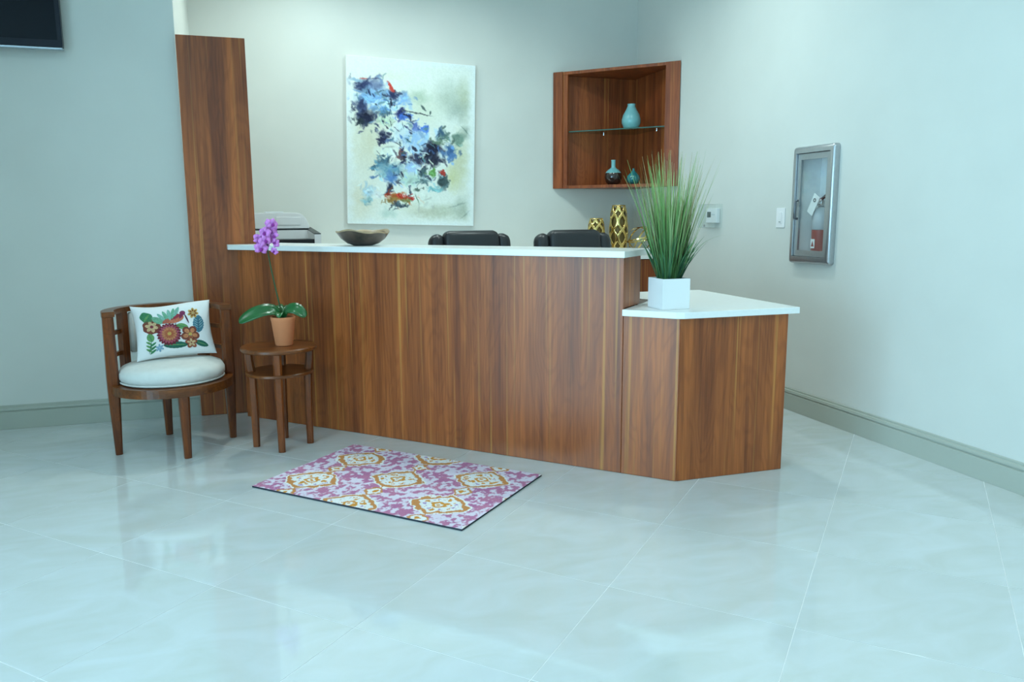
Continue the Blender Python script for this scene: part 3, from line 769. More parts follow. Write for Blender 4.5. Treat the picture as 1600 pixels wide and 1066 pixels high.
# ------------------------------------------------------------------ office chairs
def office_chair(name, label, x, y, rz):
    t = thing(name, label, 'office chair', (x, y, 0), rz, 'black leather office chairs')
    ob = None
    for k in range(5):
        a = 2 * PI * k / 5 + .3
        lg = obj('base_leg', Tube([(.03 * math.cos(a), .03 * math.sin(a), .12), (.15 * math.cos(a), .15 * math.sin(a), .105), (.29 * math.cos(a), .29 * math.sin(a), .075)], [.026, .022, .016], 8), M['black'], t, True)
        bm = bmesh.new()
        for s in (-1, 1):
            lathe(bm, [(0, -.010), (.028, -.010), (.029, 0), (.028, .010), (0, .010)], 16)
        mt_ = Matrix.Translation((.29 * math.cos(a), .29 * math.sin(a), .0295)) @ Matrix.Rotation(a, 4, 'Z') @ Matrix.Rotation(PI / 2, 4, 'X')
        bmesh.ops.transform(bm, matrix=mt_, verts=bm.verts[:])
        obj('caster', bm, M['black'], lg)
    obj('gas_column', Lathe([(0, .13), (.028, .13), (.028, .30), (.018, .30), (.018, .41), (0, .41)], 20), M['chrome'], t, True)
    bm = Box(-.26, .26, -.27, .24, .42, .53, .045, 4); obj('seat', bm, M['leather'], t, True)
    # backrest: shell, centre pad and side bolsters, leaning slightly back
    lean = Matrix.Translation((0, .20, .50)) @ Matrix.Rotation(math.radians(-7), 4, 'X')
    def pad(n, x0, x1, y0, y1, z0, z1, bv):
        bm = bmesh.new(); box(bm, x0, x1, y0, y1, z0, z1, bv, 5)
        for v in bm.verts:       # crown the top edge and pull in the upper corners
            k = max(0, (v.co.z - .35) / .3)
            v.co.z += .018 * k * (1 - (v.co.x / .26) ** 2)
            v.co.x *= 1 - .06 * k
        bmesh.ops.transform(bm, matrix=lean, verts=bm.verts[:])
        return obj(n, bm, M['leather'], t, True)
    pad('back_shell', -.255, .255, .04, .09, .02, .615, .03)
    pad('centre_pad', -.205, .205, -.045, .06, .03, .640, .042)
    pad('side_bolster', -.300, -.195, -.030, .075, .05, .630, .048)
    pad('side_bolster', .195, .300, -.030, .075, .05, .630, .048)
    for s in (-1, 1):
        obj('armrest', Tube([(s * .255, .16, .55), (s * .268, .10, .66), (s * .268, -.12, .68), (s * .268, -.22, .63), (s * .255, -.18, .49)], .022, 8, up=Vector((1, 0, 0))), M['black'], t, True)
office_chair('office_chair', 'black leather office chair behind the desk, nearer the painting', 1.335, 4.70, math.radians(8))
office_chair('office_chair', 'black leather office chair behind the desk, below the corner cabinet', 2.01, 4.58, math.radians(8))

# ------------------------------------------------------------------ bowl on the counter
def bowl_fn(r, z, a):
    k = z / .08
    return r * (1 + .05 * k * math.sin(2 * a + .6) + .03 * k * math.sin(3 * a)), z + k * (.008 * math.sin(2 * a) + .005 * math.sin(5 * a))
bw = thing('decorative_bowl', 'shallow dark wooden bowl with pale rim on the high counter', 'bowl', (0.555, 4.60, 1.0752))
obj('bowl_shell', Lathe([(0, 0), (.055, 0), (.09, .012), (.125, .040), (.148, .074)], 48, fn=bowl_fn), plain('burl_wood', rgb(70, 56, 46), 0.3, noise=0.75, nscale=14, coat=.3), bw, True)
obj('bowl_rim', Lathe([(.1482, .0742), (.151, .079), (.147, .0825), (.137, .080), (.128, .070)], 48, fn=bowl_fn), plain('pale_sapwood', rgb(172, 148, 116), 0.4, noise=0.3, nscale=18), bw, True)
obj('bowl_inside', Lathe([(.1278, .0698), (.10, .036), (.06, .016), (0, .010)], 48, fn=bowl_fn), plain('burl_inside', rgb(104, 80, 60), 0.35, noise=0.6, nscale=16), bw, True)

# ------------------------------------------------------------------ grass plant
gx, gy = 1.822, 3.290
gp = thing('potted_grass', 'tall artificial grass in a square white pot on the low counter', 'plant', (gx, gy, 0.8042))
h = .0715
bm = bmesh.new()
box(bm, -h, h, -h, -h + .008, 0, .142); box(bm, -h, h, h - .008, h, 0, .142); box(bm, -h, -h + .008, -h + .008, h - .008, 0, .142); box(bm, h - .008, h, -h + .008, h - .008, 0, .142); box(bm, -h + .008, h - .008, -h + .008, h - .008, 0, .008)
obj('square_pot', bm, M['white'], gp)
obj('soil', Box(-h + .0085, h - .0085, -h + .0085, h - .0085, .0085, .122), M['soil'], gp)
verts, faces, cols = [], [], []
def blade(x, y, z0, ang, lean, length, width, droop, c0, c1, seg=7):
    """flat tapering strip bending outwards"""
    b = len(verts); px_, py_, pz_ = x, y, z0
    th = lean
    tw = ang + random.uniform(-1.2, 1.2)
    for i in range(seg + 1):
        t_ = i / seg
        w = width * (1 - t_ ** 1.6) * (.75 + .5 * t_ * (1 - t_) * 2) + .0004
        sx, sy = -math.sin(tw) * w, math.cos(tw) * w
        verts.append((px_ - sx, py_ - sy, pz_)); verts.append((px_ + sx, py_ + sy, pz_))
        c = [c0[k] * (1 - t_) + c1[k] * t_ for k in range(3)]
        cols.extend([c, c])
        st = length / seg
        px_ += math.cos(ang) * math.sin(th) * st; py_ += math.sin(ang) * math.sin(th) * st; pz_ += math.cos(th) * st
        th += droop / seg * (0.4 + 1.2 * t_)
    for i in range(seg):
        q = b + 2 * i
        faces.append((q, q + 1, q + 3, q + 2))
for k in range(460):       # tall fine blades
    a = random.uniform(0, 2 * PI); r_ = .045 * math.sqrt(random.random())
    le = random.uniform(.36, .62) if random.random() < .75 else random.uniform(.2, .4)
    g0 = random.choice([(66, 108, 60), (74, 120, 62), (50, 92, 54)]); g1 = random.choice([(176, 200, 130), (140, 186, 104), (200, 206, 150), (186, 170, 120), (116, 166, 90)])
    out = random.uniform(.0, .30) * (0.4 + r_ / .045 * .6) + .04
    blade(r_ * math.cos(a), r_ * math.sin(a), .118, a + random.uniform(-.5, .5), out, le, random.uniform(.0016, .0042), random.uniform(-.08, .26), g0, g1)
for k in range(90):        # broad short dark blades at the base
    a = random.uniform(0, 2 * PI); r_ = random.uniform(.01, .05)
    blade(r_ * math.cos(a), r_ * math.sin(a), .118, a + random.uniform(-.4, .4), random.uniform(.12, .55), random.uniform(.12, .26), random.uniform(.004, .0075), random.uniform(0, .5), (26, 62, 44), random.choice([(78, 132, 88), (64, 114, 76), (96, 150, 96)]))
for k in range(7):         # a few arching thin stems
    a = random.uniform(0, 2 * PI)
    blade(.03 * math.cos(a), .03 * math.sin(a), .118, a, .35, random.uniform(.3, .42), .0014, 1.5, (60, 120, 70), (150, 180, 120), 12)
me = bpy.data.meshes.new('grass_blades'); me.from_pydata(verts, [], faces)
at = me.color_attributes.new('Col', 'FLOAT_COLOR', 'POINT')
arr = np.ones((len(verts), 4), np.float32); arr[:, :3] = srgb2lin(np.array(cols) / 255.0)
at.data.foreach_set('color', arr.ravel())
me.materials.append(painted('grass_blade', .55, .3))
go = bpy.data.objects.new('grass_blades', me); link(go, gp); go['kind'] = 'stuff'

# ------------------------------------------------------------------ armchair
ch = thing('barrel_armchair', 'round dark walnut barrel armchair with a pale cushion seat', 'armchair', (-0.502, 4.515, 0), math.radians(15.3))
RP = .293
for nm, a in (('arm_post', 0), ('arm_post', PI)):
    bm = bmesh.new()
    taper(bm, RP * math.cos(a), RP * math.sin(a), [(0.001, .017, .019, 0, 0), (.30, .027, .029, 0, 0), (.40, .029, .031, 0, 0), (.734, .026, .031, 0, 0)])
    obj(nm, bm, M['walnut'], ch)
for a in (-PI / 2, PI / 2):
    bm = bmesh.new()
    rr = .272 if a < 0 else .268
    taper(bm, rr * math.cos(a), rr * math.sin(a), [(0.001, .018, .017, 0, 0), (.30, .026, .024, 0, 0), (.329, .026, .024, 0, 0)])
    obj('leg', bm, M['walnut'], ch)
bm = bmesh.new(); arc_band(bm, .235, .305, 0, 2 * PI - 1e-4, .33, .376, 64)
obj('seat_frame', bm, M['walnut_h'], ch)
bm = bmesh.new(); arc_band(bm, .262, .322, -.085, PI + .085, .735, .762, 48); obj('top_rail', bm, M['walnut_h'], ch)
for s, (a0, a1) in enumerate(((.11, .70), (PI - .70, PI - .11))):
    for z0 in (.505, .622):
        bm = bmesh.new(); arc_band(bm, .280, .300, a0, a1, z0, z0 + .022, 12); obj('side_rung', bm, M['walnut_h'], ch)
for a in (.76, PI - .76):
    bm = bmesh.new(); arc_band(bm, .268, .298, a - .095, a + .095, .3765, .7345, 4); obj('back_slat', bm, M['walnut'], ch)
bm = bmesh.new(); arc_band(bm, .262, .292, .92, PI - .92, .505, .727, 20)
bmesh.ops.bevel(bm, geom=bm.edges[:], offset=.006, segments=2, affect='EDGES'); obj('back_pad', bm, M['linen'], ch, True)
cs = obj('seat_cushion', Lathe([(0, .378), (.21, .378), (.250, .384), (.266, .405), (.266, .432), (.252, .455), (.215, .470), (.15, .478), (.07, .481), (0, .481)], 56, fn=lambda r, z, a: (r, z + (.004 * math.sin(3 * a + 1) * (r / .26) if z > .45 else 0))), M['linen'], ch, True)
obj('piping', Tube([(.259 * math.cos(a), .259 * math.sin(a), .386) for a in np.linspace(0, 2 * PI, 57)[:-1]], .0055, 8, True), M['piping'], cs, True)

# ------------------------------------------------------------------ pillow with embroidery
pil = thing('throw_pillow', 'white throw pillow embroidered with a red bird and flowers', 'pillow', (-0.502 - .10 * math.sin(math.radians(15.3)) + .040, 4.515 + .078, 0.630))
pil.rotation_euler = (math.radians(-17), math.radians(-1.5), math.radians(13))
PWd, PHt, PT = .408, .305, .058
def psurf(u, v, side, off=0.0):
    x = PWd / 2 * u * (1 - .075 * (1 - v * v)); z = PHt / 2 * v * (1 - .085 * (1 - u * u))
    z += .006 * math.sin(3 * u) * max(0, v)
    uu, vv = min(1, abs(u)), min(1, abs(v))
    t_ = PT * ((1 - uu ** 2.4) * (1 - vv ** 2.4)) ** .5
    t_ += .002 * math.sin(7 * u + 2 * v) * (1 - uu) * (1 - vv)
    return (x, side * (t_ + off), z)
bm = bmesh.new(); n = 28; gr = {}
for sd in (-1, 1):
    for i in range(n + 1):
        for j in range(n + 1):
            u = math.sin(PI / 2 * (2 * i / n - 1)); v = math.sin(PI / 2 * (2 * j / n - 1))
            if sd == 1 and (i in (0, n) or j in (0, n)): gr[(sd, i, j)] = gr[(-1, i, j)]; continue
            gr[(sd, i, j)] = bm.verts.new(psurf(u, v, sd))
    for i in range(n):
        for j in range(n):
            q = [gr[(sd, i, j)], gr[(sd, i + 1, j)], gr[(sd, i + 1, j + 1)], gr[(sd, i, j + 1)]]
            try: bm.faces.new(q if sd < 0 else q[::-1])
            except ValueError: pass
obj('pillow_cover', bm, M['cotton'], pil, True)
thread_cache = {}
def thread(c):
    if c not in thread_cache: thread_cache[c] = plain('thread_%d_%d_%d' % c, rgb(*c), .85, spec=.15, noise=.22, nscale=160)
    return thread_cache[c]
layer = [0]
def uv(x, y): return ((x - 640) / 560.0, -(y - 515) / 425.0)
def patch(name, shapes, label=None):
    """shapes: list of (outline in photo-zoom pixels, colour). Each outline is a fan on the pillow's front."""
    bms = {}
    gx_ = sum(p[0] for pts, c in shapes for p in pts) / sum(len(pts) for pts, c in shapes)
    gy_ = sum(p[1] for pts, c in shapes for p in pts) / sum(len(pts) for pts, c in shapes)
    for k, (pts, c) in enumerate(shapes):
        pts = [(gx_ + (p[0] - gx_) * 1.14, gy_ + (p[1] - gy_) * 1.14) for p in pts]
        c = tuple(int(v * .86 + 128 * .14) for v in c)
        layer[0] += 1
        off = .0012 + .00025 * k
        cxm = sum(p[0] for p in pts) / len(pts); cym = sum(p[1] for p in pts) / len(pts)
        bm = bms.setdefault(c, bmesh.new())
        rings = []
        for f_ in (0.34, 0.67, 1.0):
            rings.append([bm.verts.new(psurf(*uv(cxm + (p[0] - cxm) * f_, cym + (p[1] - cym) * f_), -1, off)) for p in pts])
        c0 = bm.verts.new(psurf(*uv(cxm, cym), -1, off))
        L_ = len(pts)
        for i in range(L_):
            j = (i + 1) % L_
            bm.faces.new([c0, rings[0][i], rings[0][j]])
            for a_, b_ in zip(rings, rings[1:]): bm.faces.new([a_[i], b_[i], b_[j], a_[j]])
    me = bpy.data.meshes.new(name); big = bmesh.new(); mats = []
    for c, b in bms.items():
        tmp = bpy.data.meshes.new('tmp'); bmesh.ops.recalc_face_normals(b, faces=b.faces[:])
        for f in b.faces: f.material_index = len(mats)
        b.to_mesh(tmp); b.free(); big.from_mesh(tmp); bpy.data.meshes.remove(tmp); mats.append(thread(c))
    big.to_mesh(me); big.free()
    for m_ in mats: me.materials.append(m_)
    o = bpy.data.objects.new(name, me); link(o, pil)
    if label: o['label'] = label
    return o
def ell(x, y, a, b, ang=0, n=16, wob=0, k=6):
    t0 = math.radians(ang); out = []
    for i in range(n):
        t_ = 2 * PI * i / n; w = 1 + wob * math.cos(k * t_)
        px_, py_ = a * w * math.cos(t_), b * w * math.sin(t_)
        out.append((x + px_ * math.cos(t0) - py_ * math.sin(t0), y + px_ * math.sin(t0) + py_ * math.cos(t0)))
    return out
def leafp(x, y, a, b, ang, ser=0):
    t0 = math.radians(ang); out = []
    N_ = 14
    for sgn in (1, -1):
        rg = range(N_ + 1) if sgn == 1 else range(N_ - 1, 0, -1)
        for i in rg:
            t_ = -1 + 2 * i / N_; w = b * (1 - t_ * t_) ** .7 * sgn * (1 - ser * (i % 2))
            px_, py_ = a * t_, w
            out.append((x + px_ * math.cos(t0) - py_ * math.sin(t0), y + px_ * math.sin(t0) + py_ * math.cos(t0)))
    return out
def petals(x, y, r0, r1, w, n, c, ph=0):
    return [(ell(x + (r0 + r1) / 2 * math.cos(2 * PI * i / n + ph), y + (r0 + r1) / 2 * math.sin(2 * PI * i / n + ph), (r1 - r0) / 2, w, math.degrees(2 * PI * i / n + ph), 10), c) for i in range(n)]
G1, G2, G3, MINT, TEALC = (60, 128, 84), (38, 98, 80), (104, 158, 92), (130, 186, 168), (66, 122, 142)
MAR, BRN, ORG, BEI, PNK, YEL = (124, 44, 56), (128, 62, 48), (206, 128, 84), (216, 180, 132), (176, 78, 96), (214, 170, 84)
patch('embroidered_leaf', [(ell(255, 292, 78, 82, -35, 18, .06, 5), G1), (leafp(250, 300, 70, 12, -50), G3)])
patch('embroidered_flower', [(ell(302, 452, 112, 106, 0, 30, .05, 7), BRN)] + petals(302, 452, 16, 84, 24, 6, BEI, .3) + [(ell(302, 452, 22, 22), MAR)])
patch('embroidered_fern', [(leafp(430 + 48 * i, 345 - 22 * i - 10 * math.sin(i), 92 - 2 * i, 25, -140 + 16 * i), MINT if i % 2 else (112, 176, 142)) for i in range(6)] + [(leafp(412, 345, 80, 46, 40), G3 if 0 else (112, 170, 136))])
patch('embroidered_bird', [(ell(640, 352, 138, 66, -6, 22), (206, 112, 82)), (ell(625, 322, 104, 42, -8, 18), (158, 50, 62)), (leafp(545, 375, 70, 26, -28), (186, 92, 72)),
      (leafp(745, 318, 50, 22, -60), (130, 44, 74)), (ell(765, 284, 38, 34), (128, 48, 84)), (leafp(812, 370, 78, 10, 72), (98, 44, 66)), (leafp(655, 460, 46, 6, 95), (98, 60, 60))], 'red and orange long-beaked bird')
patch('embroidered_blossom', petals(935, 292, 12, 76, 20, 7, YEL, .2) + petals(935, 292, 20, 54, 9, 7, BRN, .2) + [(ell(935, 292, 14, 14), BEI)])
patch('embroidered_feather', [(leafp(1000, 470, 125, 78, -84, .10), TEALC)] + [(leafp(1000 + s * 34, 405 + 34 * i, 40, 4.5, -s * 38 if s > 0 else 38), (150, 190, 196)) for i in range(4) for s in (-1, 1)] + [(leafp(1000, 470, 110, 4, -86), (36, 78, 100))])
patch('embroidered_leaf', [(leafp(745, 490, 84, 42, 14), G3), (leafp(745, 490, 76, 6, 14), G1)])
patch('embroidered_dahlia', petals(540, 600, 70, 162, 22, 22, MAR, 0) + petals(540, 600, 50, 134, 19, 20, PNK, .12) + petals(540, 600, 30, 104, 16, 16, ORG, .05) + petals(540, 600, 10, 66, 13, 12, (188, 96, 62), 0) + [(ell(540, 600, 26, 26), YEL)], 'big red and orange dahlia')
patch('embroidered_hibiscus', petals(850, 640, 20, 128, 54, 5, BRN, .3) + petals(850, 640, 24, 100, 30, 5, ORG, .3) + petals(850, 760, 4, 84, 30, 5, (158, 74, 52), .9) + petals(850, 760, 8, 60, 16, 5, BEI, .9) + [(ell(850, 640, 24, 24), YEL)])
patch('embroidered_leaf', [(leafp(268, 625, 62, 46, 70), G3), (leafp(268, 625, 54, 6, 70), G1)])
patch('embroidered_sprig', [(leafp(270 + (26 if i % 2 else -22), 715 + 24 * i, 48, 14, -35 if i % 2 else 215), G1 if i % 2 else G3) for i in range(6)] + [(leafp(262, 770, 92, 5, 100), G2)])
patch('embroidered_leaf', [(leafp(620, 782, 160, 50, 4, .08), G2), (leafp(620, 782, 140, 6, 4), G3)])
patch('embroidered_leaf', [(leafp(1000, 788, 92, 44, 22, .08), G2), (leafp(1000, 788, 80, 5, 22), G3)])
patch('embroidered_star', petals(390, 802, 4, 56, 13, 6, (142, 178, 204), .4))

# ------------------------------------------------------------------ side table
tb = thing('side_table', 'small round dark walnut side table with a lower shelf', 'side table', (0.053, 4.343, 0), math.radians(-5))
def disc(r, z0, z1, e=.006): return Lathe([(0, z0), (r - e, z0), (r, z0 + e), (r, z1 - e), (r - e, z1), (0, z1)], 56)
obj('table_top', disc(.199, .532, .556), M['walnut_h'], tb, True, angle=40)
obj('lower_shelf', disc(.178, .404, .420, .003), M['walnut_h'], tb, True, angle=40)
for k in range(4):
    a = k * PI / 2
    bm = bmesh.new()
    tp = Vector((.160 * math.cos(a), .160 * math.sin(a), 0))
    inn = Vector((-math.cos(a), -math.sin(a), 0))
    st = []
    for z, off_, hx in ((.001, .018, .0175), (.20, .018, .020), (.38, .014, .022), (.4035, .012, .022)):
        st.append((z, hx, hx, inn.x * off_, inn.y * off_))
    taper(bm, tp.x, tp.y, st, a)
    st = []
    for z, off_, hx in ((.4205, .010, .022), (.48, .002, .022), (.5315, .0, .021)):
        st.append((z, hx, hx, inn.x * off_, inn.y * off_))
    taper(bm, tp.x, tp.y, st, a)
    obj('leg', bm, M['walnut'], tb)

# ------------------------------------------------------------------ orchid
oc = thing('potted_orchid', 'violet orchid in a terracotta pot on the side table', 'plant', (0.082, 4.335, 0.5568))
obj('terracotta_pot', Lathe([(0, 0), (.043, 0), (.046, .003), (.062, .135), (.064, .137), (.065, .153), (.0625, .155), (.058, .152), (.055, .13), (0, .128)], 40), M['terracotta'], oc, True, angle=50)
obj('soil', Lathe([(0, .1285), (.0545, .1285), (.0545, .140), (.03, .146), (0, .144)], 24), M['soil'], oc, True)
def orchid_leaf(path, width, roll=0.0):
    bm = bmesh.new(); n_ = len(path) - 1; rows = []
    # smooth the path
    P = [Vector(p) for p in path]; Q = []
    for i in range(n_):
        for t_ in (0, .25, .5, .75):
            p0, p1, p2, p3 = P[max(0, i - 1)], P[i], P[i + 1], P[min(n_, i + 2)]
            Q.append(.5 * ((2 * p1) + (p2 - p0) * t_ + (2 * p0 - 5 * p1 + 4 * p2 - p3) * t_ ** 2 + (3 * p1 - p0 - 3 * p2 + p3) * t_ ** 3))
    Q.append(P[-1]); nn = len(Q) - 1
    for i, p in enumerate(Q):
        t_ = i / nn
        tg = (Q[min(nn, i + 1)] - Q[max(0, i - 1)]).normalized()
        s = tg.cross(Vector((0, 0, 1))).normalized(); u = s.cross(tg).normalized()
        s, u = s * math.cos(roll) + u * math.sin(roll), u * math.cos(roll) - s * math.sin(roll)
        w = width * (math.sin(PI * min(1, (.12 + .88 * t_))) ** .55) if t_ < 1 else .001
        rows.append([bm.verts.new(p + s * (w * f_) + u * (abs(f_) * w * .28)) for f_ in (-1, -.5, 0, .5, 1)] + [bm.verts.new(p + s * (w * f_) + u * (abs(f_) * w * .28 - .0025)) for f_ in (1, .5, 0, -.5, -1)])
    for A_, B_ in zip(rows, rows[1:]):
        for q in range(10): bm.faces.new([A_[q], A_[(q + 1) % 10], B_[(q + 1) % 10], B_[q]])
    bm.faces.new(rows[0][::-1]); bm.faces.new(rows[-1])
    return obj('leaf', bm, M['leaf'], oc, True)
orchid_leaf([(0, 0, .146), (-.05, -.012, .190), (-.12, -.03, .185), (-.185, -.045, .158), (-.222, -.05, .136)], .040, .75)
orchid_leaf([(.005, -.005, .146), (.03, -.02, .190), (.065, -.04, .196), (.098, -.055, .172), (.112, -.06, .152)], .036, -.75)
orchid_leaf([(-.005, .006, .146), (-.02, .05, .195), (-.03, .10, .205), (-.035, .15, .185)], .030)
orchid_leaf([(0, -.008, .146), (-.012, -.04, .178), (-.02, -.075, .178), (-.022, -.10, .162)], .022)
orchid_leaf([(0, .0, .146), (.01, .04, .18), (.04, .09, .20), (.06, .13, .19)], .026)
stem_pts = [(-.004, .0, .146), (-.014, .0, .22), (-.032, 0, .32), (-.048, -.002, .42), (-.058, -.004, .50), (-.060, -.006, .56), (-.056, -.010, .61), (-.045, -.016, .645), (-.030, -.024, .662)]
stem = obj('flower_stem', Tube(stem_pts, [.0045, .0042, .004, .0038, .0036, .0033, .003, .0026, .002], 8), M['stem'], oc, True)
def flower_mesh():
    bm = bmesh.new()
    for k, (ang, ln, wd) in enumerate(((90, .034, .014), (215, .033, .012), (325, .033, .012), (18, .036, .019), (162, .036, .019))):
        a = math.radians(ang); N_ = 8
        d = Vector((math.cos(a), 0, math.sin(a))); s = Vector((-math.sin(a), 0, math.cos(a)))
        rows = []
        for i in range(N_ + 1):
            t_ = i / N_; w = wd * math.sin(PI * min(1, .08 + .92 * t_)) ** .6 * .95 if i < N_ else .002
            yb = -.004 - .010 * math.sin(PI * t_ * .9) + .002 * k
            rows.append([bm.verts.new(d * (ln * t_) + s * (w * f_) + Vector((0, yb + .006 * abs(f_), 0))) for f_ in (-1, -.5, 0, .5, 1)])
        for A_, B_ in zip(rows, rows[1:]):
            for q in range(4): bm.faces.new([A_[q], A_[q + 1], B_[q + 1], B_[q]])
    return mesh_from_bm('flower', bm, M['petal'], True)
fm = flower_mesh()
bm = bmesh.new(); lathe(bm, [(0, -.012), (.006, -.008), (.008, 0), (.004, .008), (0, .010)], 10)
bmesh.ops.translate(bm, verts=bm.verts[:], vec=(0, -.012, -.004)); lipm = mesh_from_bm('lip', bm, M['petal_lip'], True)
for k, (x, z, yy, s, ry) in enumerate([(-.092, .520, -.03, 1.05, 10), (-.070, .560, -.035, 1.0, -15), (-.098, .568, -.015, 1.0, 20), (-.068, .602, -.03, .95, 5), (-.042, .610, -.01, .95, -30), (-.030, .645, -.035, .95, 15), (-.022, .580, -.012, .85, -60),
                                       (-.020, .548, -.008, .75, 60), (-.026, .505, -.014, .62, 40), (-.080, .535, .02, 1.0, 0), (-.050, .580, .025, .95, 30), (-.024, .618, .012, .8, 70), (-.048, .652, -.005, .7, -20)]):
    o = bpy.data.objects.new('flower', fm); link(o, oc); link(bpy.data.objects.new('lip', lipm), o); o.location = (x, yy, z); o.scale = (s, s, s)
    o.rotation_euler = (math.radians(random.uniform(-20, 15)), math.radians(ry), math.radians(random.uniform(-30, 30)) + (PI if yy > .015 else 0))

# ------------------------------------------------------------------ rug
RW_, RH_ = 1.135, .742
nx, ny = 300, 196
U, V = np.meshgrid(np.linspace(0, RW_, nx + 1), np.linspace(RH_, 0, ny + 1))   # row 0 = far edge
wu = U + (fbm(U / .035, V / .035, 201, 3) - .5) * .040; wv = V + (fbm(U / .035, V / .035, 211, 3) - .5) * .040
img = np.ones(U.shape + (3,)) * np.array([226, 216, 232]) / 255
pink = np.array([198, 132, 158]) / 255; pink2 = np.array([180, 116, 160]) / 255; ora = np.array([204, 142, 88]) / 255; cream = np.array([236, 236, 236]) / 255; gold_ = np.array([214, 150, 70]) / 255
bl = fbm(U / .021, V / .024, 221, 3); bl2 = fbm(U / .05, V / .05, 231, 2)
mk = np.clip((bl - .45) / .10, 0, 1)[..., None]
img = img * (1 - mk) + (pink * bl2[..., None] + pink2 * (1 - bl2[..., None])) * mk
cen = []
for i in range(-1, 5):
    for j in range(-2, 4):
        cen.append((.198 + .357 * i, .19 + .36 * j + (.19 if i % 2 else 0)))
d = np.full(U.shape, 9.0); sm = np.full(U.shape, 9.0); ang_ = np.zeros(U.shape)
for a, b in cen:
    dd = np.abs(wu - a) / .150 + (np.abs(wv - b) / .130) ** 1.0
    rr_ = np.sqrt(((wu - a) / .150) ** 2 + ((wv - b) / .128) ** 2)
    dd = .55 * dd + .5 * rr_
    d = np.minimum(d, dd)
    sm = np.minimum(sm, np.abs(wu - a) / .036 + np.abs(wv - (b + .18)) / .040)
def paint(mask, c):
    global img
    img = np.where(mask[..., None], c, img)
paint((d < 1.06) & (d > .98), cream); paint((d <= .98) & (d > .80), ora); paint((d <= .80) & (d > .74), cream * .97)
paint(d <= .74, cream)
sp = fbm(U / .016, V / .022, 251, 2)
paint((d <= .66) & (d > .40) & (sp > .62), gold_); paint((d <= .70) & (d > .5) & (sp < .30), np.array([176, 150, 196]) / 255)
paint((d <= .30) & (d > .16), gold_); paint(d <= .07, gold_)
paint((sm < 1.5), ora); paint(sm < 1.05, cream); paint(sm < .45, gold_)
img += (rng.random(img.shape[:2])[..., None] - .5) * .05
rug = thing('ikat_rug', 'pink and orange ikat patterned rug on the marble floor', 'rug', (0.556, 3.533, 0.0), -PI / 4)
me = grid_mesh('woven_face', nx, ny, RW_, RH_, img, M['rug'])
wf = bpy.data.objects.new('woven_face', me); link(wf, rug); wf.rotation_euler = (-PI / 2, 0, 0); wf.location = (0, 0, .0088)
obj('dark_backing', Box(-RW_ / 2, RW_ / 2, -RH_ / 2, RH_ / 2, .0006, .0084, .001, 1), M['rug_edge'], rug)

# ------------------------------------------------------------------ right wall fittings
# extinguisher cabinet, semi-recessed
fe = thing('extinguisher_cabinet', 'steel framed wall cabinet with a glass door holding an extinguisher', 'cabinet', (XR, 3.968, 0.942))
HWd, HHt = .185, .700            # half width along the wall, height
def frame(bm, x0, x1, oy0, oy1, oz0, oz1, iy0, iy1, iz0, iz1, bv=0, seg=2):
    """picture frame in the wall plane, one welded ring"""
    o_ = [(oy0, oz0), (oy1, oz0), (oy1, oz1), (oy0, oz1)]; i_ = [(iy0, iz0), (iy1, iz0), (iy1, iz1), (iy0, iz1)]
    vs = {}
    for tag_, ring in (('o', o_), ('i', i_)):
        for k, (y, z) in enumerate(ring):
            for xk, x in enumerate((x0, x1)): vs[(tag_, k, xk)] = bm.verts.new((x, y, z))
    outer = []
    for k in range(4):
        j = (k + 1) % 4
        f1 = bm.faces.new([vs[('o', k, 0)], vs[('o', j, 0)], vs[('i', j, 0)], vs[('i', k, 0)]])
        bm.faces.new([vs[('o', k, 1)], vs[('i', k, 1)], vs[('i', j, 1)], vs[('o', j, 1)]])
        bm.faces.new([vs[('o', k, 0)], vs[('o', k, 1)], vs[('o', j, 1)], vs[('o', j, 0)]])
        bm.faces.new([vs[('i', k, 0)], vs[('i', j, 0)], vs[('i', j, 1)], vs[('i', k, 1)]])
        outer.append(bm.edges.get([vs[('o', k, 0)], vs[('o', j, 0)]])); outer.append(bm.edges.get([vs[('o', k, 0)], vs[('o', k, 1)]]))
    if bv: bmesh.ops.bevel(bm, geom=outer, offset=bv, segments=seg, profile=.5, affect='EDGES')
bm = bmesh.new(); frame(bm, -.042, -.001, -HWd, HWd, 0, HHt, -.150, .150, .042, .660, .020, 4)
obj('trim_frame', bm, M['steel'], fe, True, angle=35)
bm = bmesh.new(); frame(bm, -.030, -.016, -.148, .148, .044, .658, -.116, .116, .080, .622, .003, 2)
door = obj('glazed_door', bm, M['steel'], fe)
obj('pane', Box(-.025, -.022, -.1155, .1155, .0805, .6215), M['glass'], door)
obj('pull_handle', Tube([(-.030, .130, .27), (-.050, .131, .275), (-.050, .131, .375), (-.030, .130, .38)], .0075, 8, up=Vector((0, 1, 0))), M['dark_steel'], door, True)
bm = bmesh.new()
a0, a1, b0, b1 = EY0 - 3.968 + .001, EY1 - 3.968 - .001, EZ0 - .942 + .001, EZ1 - .942 - .001
box(bm, .134, .138, a0, a1, b0, b1); box(bm, .001, .1335, a0, a0 + .004, b0, b1); box(bm, .001, .1335, a1 - .004, a1, b0, b1)
box(bm, .001, .1335, a0 + .004, a1 - .004, b0, b0 + .004); box(bm, .001, .1335, a0 + .004, a1 - .004, b1 - .004, b1)
obj('recessed_tub', bm, M['box_white'], fe)
